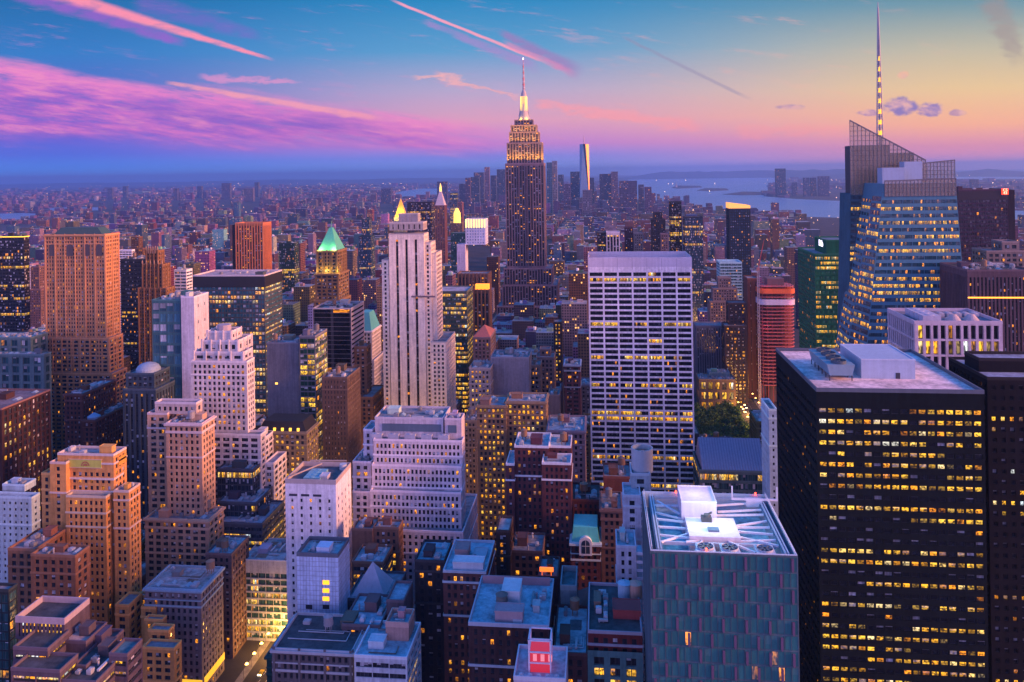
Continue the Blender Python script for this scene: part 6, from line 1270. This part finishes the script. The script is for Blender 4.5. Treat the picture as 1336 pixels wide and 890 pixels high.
# keep clear of the named buildings, and never stand in front of what the photograph shows of them
ov = np.zeros(len(C), bool)
for h_ in HB: ov |= (C[:, 1] > h_[0] - 1) & (C[:, 0] < h_[1] + 1) & (C[:, 3] > h_[2] - 1) & (C[:, 2] < h_[3] + 1)
C = C[~ov]
x0_, x1_, _, _ = rects(C)
for h_ in HB:
    m = (C[:, 2] < h_[2]) & (x1_ > h_[5] - 1) & (x0_ < h_[6] + 1)
    if m.any():
        zmax = 260 - (h_[8] + 3 - (223 + (835 - (h_[5] + h_[6]) / 2) * .0157)) * C[m, 3] / 1010.0
        C[m, 4] = np.minimum(C[m, 4], zmax)
# the streets' canyon towards the viewer at the lower left, and the avenue by the park, stay open
C = C[C[:, 4] > 8]
x0_, x1_, y0_, y1_ = rects(C)
inf = (x1_ > -30) & (x0_ < 1366) & (y0_ < 905)
C = C[inf]; x0_, x1_, y0_, y1_ = x0_[inf], x1_[inf], y0_[inf], y1_[inf]
hx0, hx1, hy0, hy1 = rects(HB)
allb = [(C[i, 2], x0_[i], x1_[i], y0_[i], y1_[i], i) for i in range(len(C))] + [(HB[i, 2], hx0[i] + 1, hx1[i] - 1, hy0[i] + 2, hy1[i], -1) for i in range(len(HB))]
allb.sort(key=lambda t: t[0])
mask = np.zeros((445, 668), bool); seen = np.zeros(len(C), int)
for D, a, b_, c, d_, i in allb:
    sl = mask[max(0, int(c / 2)):max(0, min(445, int(d_ / 2) + 1)), max(0, int(a / 2)):max(0, min(668, int(b_ / 2) + 1))]
    if i >= 0: seen[i] = (~sl).sum()
    sl[:] = True
order = np.argsort(-seen, kind='stable')
N_OWN = 300
own = set(int(i) for i in order[:N_OWN] if seen[i] > 0)
ZONES = [(170, 'past the massive brown tower'), (350, 'behind the spiky crowned brown tower'), (500, 'left of the pale three-striped tower'), (650, 'around the slim clock tower'), (770, 'at the foot of the tallest skyscraper'), (910, 'behind the white grid tower'), (1100, 'left of the blue crystal tower'), (9999, 'right of the blue crystal tower')]
def citybox(mb, c, tint, rt, cell, seed, extra=None):
    x0, x1, y0, y1, h = c[:5]; q = (1, 2.0, 3.2, 5)[int(cell) - 1 if cell else 0]; pu, pv = 3.1 * q, 3.5 * q; o = seed % 997 * 3.0
    nx, ny, nz = max(1, round((x1 - x0) / pu)), max(1, round((y1 - y0) / pu)), max(1, round(h / pv))
    V = []; UV = []
    for k, (A_, B_, n) in enumerate((((x0, y0), (x1, y0), nx), ((x1, y0), (x1, y1), ny), ((x0, y1), (x0, y0), ny), ((x1, y1), (x0, y1), nx))):
        V.append([(*A_, 0), (*B_, 0), (*B_, h), (*A_, h)]); u = o + 211 * k; UV.append([(u, 0), (u + n, 0), (u + n, nz), (u, nz)])
    mb.quads(V, UV, 0, tint); mb.quads([[(x0, y0, h), (x1, y0, h), (x1, y1, h), (x0, y1, h)]], None, 1, rt)
    return mb
def roofbits(mb, c, rt, rr, k):
    x0, x1, y0, y1, h = c[:5]
    for _ in range(k):
        w, l = rr.uniform(2.5, 7), rr.uniform(2.5, 7)
        if x1 - x0 < w + 2 or y1 - y0 < l + 2: continue
        x, y = rr.uniform(x0 + 1, x1 - w - 1), rr.uniform(y0 + 1, y1 - l - 1); t = tuple(v * rr.uniform(.6, 1.6) for v in rt)
        mb.box(x, x + w, y, y + l, h - .1, h + rr.uniform(2, 4.5), 1, tint=t)
rest = MB()
for i in range(len(C)):
    if seen[i] < 1: continue
    c = C[i]; rr = random.Random(i * 7 + 1)
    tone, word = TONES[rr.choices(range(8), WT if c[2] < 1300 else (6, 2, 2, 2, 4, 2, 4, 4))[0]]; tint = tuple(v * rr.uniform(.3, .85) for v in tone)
    if c[2] > 4200: tint = tuple(.5 * v + .5 * w for v, w in zip(tint, (.11, .045, .13)))  # dusk violet of the distance blended into the far walls' colour
    rt = rr.choice([(.10, .11, .12), (.22, .24, .26), (.30, .36, .40), (.34, .30, .30), (.16, .22, .25)])
    pxm = (x0_[i] + x1_[i]) / 2; zone = next(t for lim, t in ZONES if pxm < lim)
    if i in own:
        if c[2] < 820:
            lab = '%s building on the low dark streets %s' % (word, 'at the bottom left' if pxm < 500 else 'at the bottom middle' if pxm < 900 else 'at the bottom right')
            building('loft_building', lab, 'building', tint, [W4(*c[:5], 'M', px=rr.choice([2.8, 3.2, 3.8]), fw=rr.uniform(.4, .58), fh=rr.uniform(.5, .62), cornice=rr.random() < .35)], lit=rr.choice([.04, .1, .2, .4]), group=word + ' buildings ' + ('bottom left' if pxm < 500 else 'bottom middle' if pxm < 900 else 'bottom right'), roof=rt, register=False, seed=i, tank=.6)
        else:
            mb = MB(); cc = np.array(c); ox, oy = (c[0] + c[1]) / 2, (c[2] + c[3]) / 2
            cc[:2] -= ox; cc[2:4] -= oy
            citybox(mb, cc, tint, rt, c[5] or 1, i); roofbits(mb, cc, rt, rr, 3)
            if rr.random() < .3: mb.cyl(rr.uniform(cc[0] + 3, cc[1] - 3), rr.uniform(cc[2] + 3, cc[3] - 3), c[4] + 2, c[4] + 6, 1.9, n=8, mi=1, bottom=True)
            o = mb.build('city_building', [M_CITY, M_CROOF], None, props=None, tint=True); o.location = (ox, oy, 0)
            size = 'tall' if c[4] > 62 else 'mid-rise' if c[4] > 30 else 'low'
            dist = 'distant ' if c[2] > 2000 else ''
            tag(o, '%s%s %s building in the packed blocks %s' % (dist, size, word, zone), 'building', '%s%s %s buildings %s' % (dist, size, word, zone))
    else:
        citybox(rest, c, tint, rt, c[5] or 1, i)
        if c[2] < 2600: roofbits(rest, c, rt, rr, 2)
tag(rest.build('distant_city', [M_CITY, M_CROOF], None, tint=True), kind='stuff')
print('city', len(C), int((seen > 0).sum()), 'near', sum(1 for i in own if C[i, 2] < 820))
# points of light over the far city
mb = MB(); pts = []
for _ in range(1300):
    px_ = r.uniform(-10, 1346); py_ = 240 + 150 * r.random() ** 2.2; g = ground(px_, max(py_, 232 + (835 - px_) * .012))
    if any(inpoly(np.array([[g.x, g.y]]), wp)[0] for wp in WPOLY): continue
    s = (g - EYE).length / 1032 * r.uniform(.16, .42); z = r.uniform(8, 24)
    mb.mesh([(g.x + s * a, g.y + s * b_, z + s * c) for a, b_, c in ((1, 0, 0), (0, 1, 0), (-1, 0, 0), (0, -1, 0), (0, 0, 1), (0, 0, -1))], [(0, 1, 4), (1, 2, 4), (2, 3, 4), (3, 0, 4), (1, 0, 5), (2, 1, 5), (3, 2, 5), (0, 3, 5)])
tag(mb.build('city_lights', M_LAMP, None, (1, .58, .26)), kind='stuff')
mb = MB()
for _ in range(60):
    px_ = r.uniform(840, 1336); py_ = r.choice([228.5, 230, 236.5, 241, 252]) + r.uniform(-.6, .6); px_ = px_ if py_ < 233 or px_ > 985 else px_; g = ground(px_, max(py_, 226 - (px_ - 835) * .0157 + 3))
    s = (g - EYE).length / 1032 * r.uniform(.14, .34); mb.cyl(g.x, g.y, 20, 20 + 2 * s, s, n=6, bottom=True)
tag(mb.build('city_lights', M_LAMP, None, (1, .66, .36)), kind='stuff')

# ================================================================== park, streets
sheet('lawn', M_GRASS, [(PARK[0], PARK[2]), (PARK[1], PARK[2]), (PARK[1], PARK[3]), (PARK[0], PARK[3])], .12)
for a, w in ((-174, 24), (158, 24)):
    for s in (-1, 1):
        mb = MB(); x = a + s * (w / 2 + 2); mb.box(x - 2, x + 2, 330, 2200, 0, .16); tag(mb.build('pavement', M_PAVE), kind='structure')
    mb = MB()
    for k in range(240):
        for q in (-1, 0, 1): mb.box(a + q * 3.6 - .08, a + q * 3.6 + .08, 340 + k * 7, 343 + k * 7, .045, .06)
    tag(mb.build('road_marking', M_PLAIN, None, (.7, .7, .66)), kind='structure')
def leaf_crown(seed, rad, hgt, n):
    q = np.random.default_rng(seed); cl = q.normal(size=(11, 3)); cl /= np.linalg.norm(cl, axis=1)[:, None]; cl *= q.uniform(.35, .8, (11, 1)); cl *= (rad, rad, hgt * .5)
    which = q.integers(0, 11, n); p = cl[which] + q.normal(size=(n, 3)) * (rad * .26, rad * .26, hgt * .14)
    a, b_ = q.normal(size=(n, 3)), q.normal(size=(n, 3)); a /= np.linalg.norm(a, axis=1)[:, None]; b_ = np.cross(a, b_); b_ /= np.linalg.norm(b_, axis=1)[:, None]
    s = q.uniform(.35, .8, (n, 1)); return np.stack([p - a * s, p - b_ * s, p + a * s, p + b_ * s], 1)
crowns = []
for k in range(3): mb = MB(); mb.quads(leaf_crown(k, 4.6, 9, 900)); o = mb.build('crown', M_LEAF); crowns.append(o.data); bpy.data.objects.remove(o)
mb = MB(); mb.cyl(0, 0, 0, 8, .35, .2, 7)
for k in range(5): mb.bar((0, 0, 5 + .5 * k), (2.4 * math.cos(k * 1.26), 2.4 * math.sin(k * 1.26), 10), .22)
o = mb.build('trunk', M_BARK); trunk = o.data; bpy.data.objects.remove(o)
k = 0
for ix in range(8):
    for iy in range(11):
        x, y = PARK[0] + 5 + ix * 7.8 + r.uniform(-1.5, 1.5), PARK[2] + 6 + iy * 10 + r.uniform(-2, 2)
        if x > PARK[1] - 2: continue
        t = empty('plane_tree', (x, y, .12)); edge = ix in (0, 7) or iy in (0, 10)
        tag(t, 'dark green plane tree in the park grove right of the white grid tower', 'tree', 'trees of the park'); sc = r.uniform(.7, 1.25)
        for nm, me, z, m_ in (('trunk', trunk, 0, 0), ('crown', crowns[k % 3], 11.5 * sc, 0)):
            o = bpy.data.objects.new(nm, me); scene.collection.objects.link(o); o.parent = t; o.location = (0, 0, z); o.scale = (sc, sc, sc); o.rotation_euler = (0, 0, r.uniform(0, 6))
        k += 1
for k in range(6): point_light('park_glow', (PARK[0] + 6 + 10 * k, PARK[2] + 8 + (k % 2) * 50, 7), 6000, (1, .62, .2), 1.5)
# street lamps and cars in the two avenues
mb = MB(); mb.cyl(0, 0, 0, 8, .12, .08, 6); mb.bar((0, 0, 7.9), (1.8, 0, 8.3), .12); o = mb.build('post', M_PLAIN, None, (.1, .1, .1)); post = o.data; bpy.data.objects.remove(o)
mb = MB(); mb.cyl(1.8, 0, 7.6, 8.3, .95, .5, 8, bottom=True); o = mb.build('lantern', M_LAMP); lant = o.data; bpy.data.objects.remove(o)
def lamp(x, y, s, lab, grp):
    t = empty('street_lamp', (x, y, .16)); tag(t, lab, 'street lamp', grp); t.rotation_euler = (0, 0, 0 if s > 0 else math.pi)
    for nm, me, c in (('post', post, (.1, .1, .1)), ('lantern', lant, (1, .52, .12))):
        o = bpy.data.objects.new(nm, me); scene.collection.objects.link(o); o.parent = t; o.color = (*c, 1)
mb = MB(); mb.mesh([(-.9, -2.2, .35), (.9, -2.2, .35), (.9, 2.2, .35), (-.9, 2.2, .35), (-.9, -2.2, .85), (.9, -2.2, .85), (.9, 2.2, .9), (-.9, 2.2, .9), (-.75, -1.1, .9), (.75, -1.1, .9), (.75, 1.6, .9), (-.75, 1.6, .9), (-.62, -.5, 1.45), (.62, -.5, 1.45), (.62, 1.1, 1.45), (-.62, 1.1, 1.45)],
    [(0, 1, 5, 4), (1, 2, 6, 5), (2, 3, 7, 6), (3, 0, 4, 7), (4, 5, 6, 7), (8, 9, 13, 12), (9, 10, 14, 13), (10, 11, 15, 14), (11, 8, 12, 15), (12, 13, 14, 15)])
for a in (-1, 1):
    for q in (-1.4, 1.4): mb.cyl(a * .8, q, 0, .62, .3, n=6)
o = mb.build('car', M_PLAIN); car = o.data; bpy.data.objects.remove(o)
mb = MB(); mb.cyl(0, 0, -.2, .2, .4, n=8, bottom=True); o = mb.build('headlight', M_LAMP); hl = o.data; bpy.data.objects.remove(o)
def put_car(x, y, towards, lab, grp):
    o = bpy.data.objects.new('car', car); scene.collection.objects.link(o); o.location = (x, y, .06); tag(o, lab, 'car', grp); o.color = (*r.choice([(.6, .42, .03), (.03, .03, .03), (.4, .4, .42), (.2, .02, .02)]), 1)
    for s in (-.6, .6):
        h_ = bpy.data.objects.new('headlight' if towards else 'taillight', hl); scene.collection.objects.link(h_); h_.parent = o; h_.location = (s, -2.25, .7); h_.color = (1, .8, .5, 1) if towards else (1, .06, .03, 1)
for a, ya, yb, st_, lab in ((-174, 392, 640, 9, 'beside the lilac corner block'), (158, 690, 1180, 17, 'beside the dark park trees')):
    for k in range(int((yb - ya) / st_)):
        y = ya + k * st_
        for s in (-1, 1): lamp(a + s * 12.5, y, -s, 'warm glowing street lamp on the avenue ' + lab, 'street lamps on the avenue ' + lab)
        for q in (-1, 0, 1):
            if r.random() < (.85 if a > 0 else .6): put_car(a + q * 3.6 - 1.8 + r.uniform(-.4, .4), y + r.uniform(0, 10), q < 1, ('car with bright headlights' if q < 1 else 'car showing red tail lights') + ' on the avenue ' + lab, ('oncoming' if q < 1 else 'departing') + ' cars on the avenue ' + lab)
    for k in range(int((yb - ya) / 48)): point_light('street_glow', (a, ya + 24 + 48 * k, 9), 50000, (1, .45, .10), 4)
# ================================================================== air
HAZE = 5.4e-5
mb = MB(); mb.box(-52000, 52000, -1800, 52000, -1.5, 472, bottom=True)
m, t = mat('air'); t.n.remove(t.b); v = t.new('ShaderNodeVolumePrincipled'); v.inputs['Color'].default_value = (.30, .54, 1, 1); v.inputs['Density'].default_value = HAZE; v.inputs['Anisotropy'].default_value = .5; t.l.new(v.outputs[0], t.out.inputs['Volume'])
if HAZE: tag(mb.build('haze', m), kind='stuff')
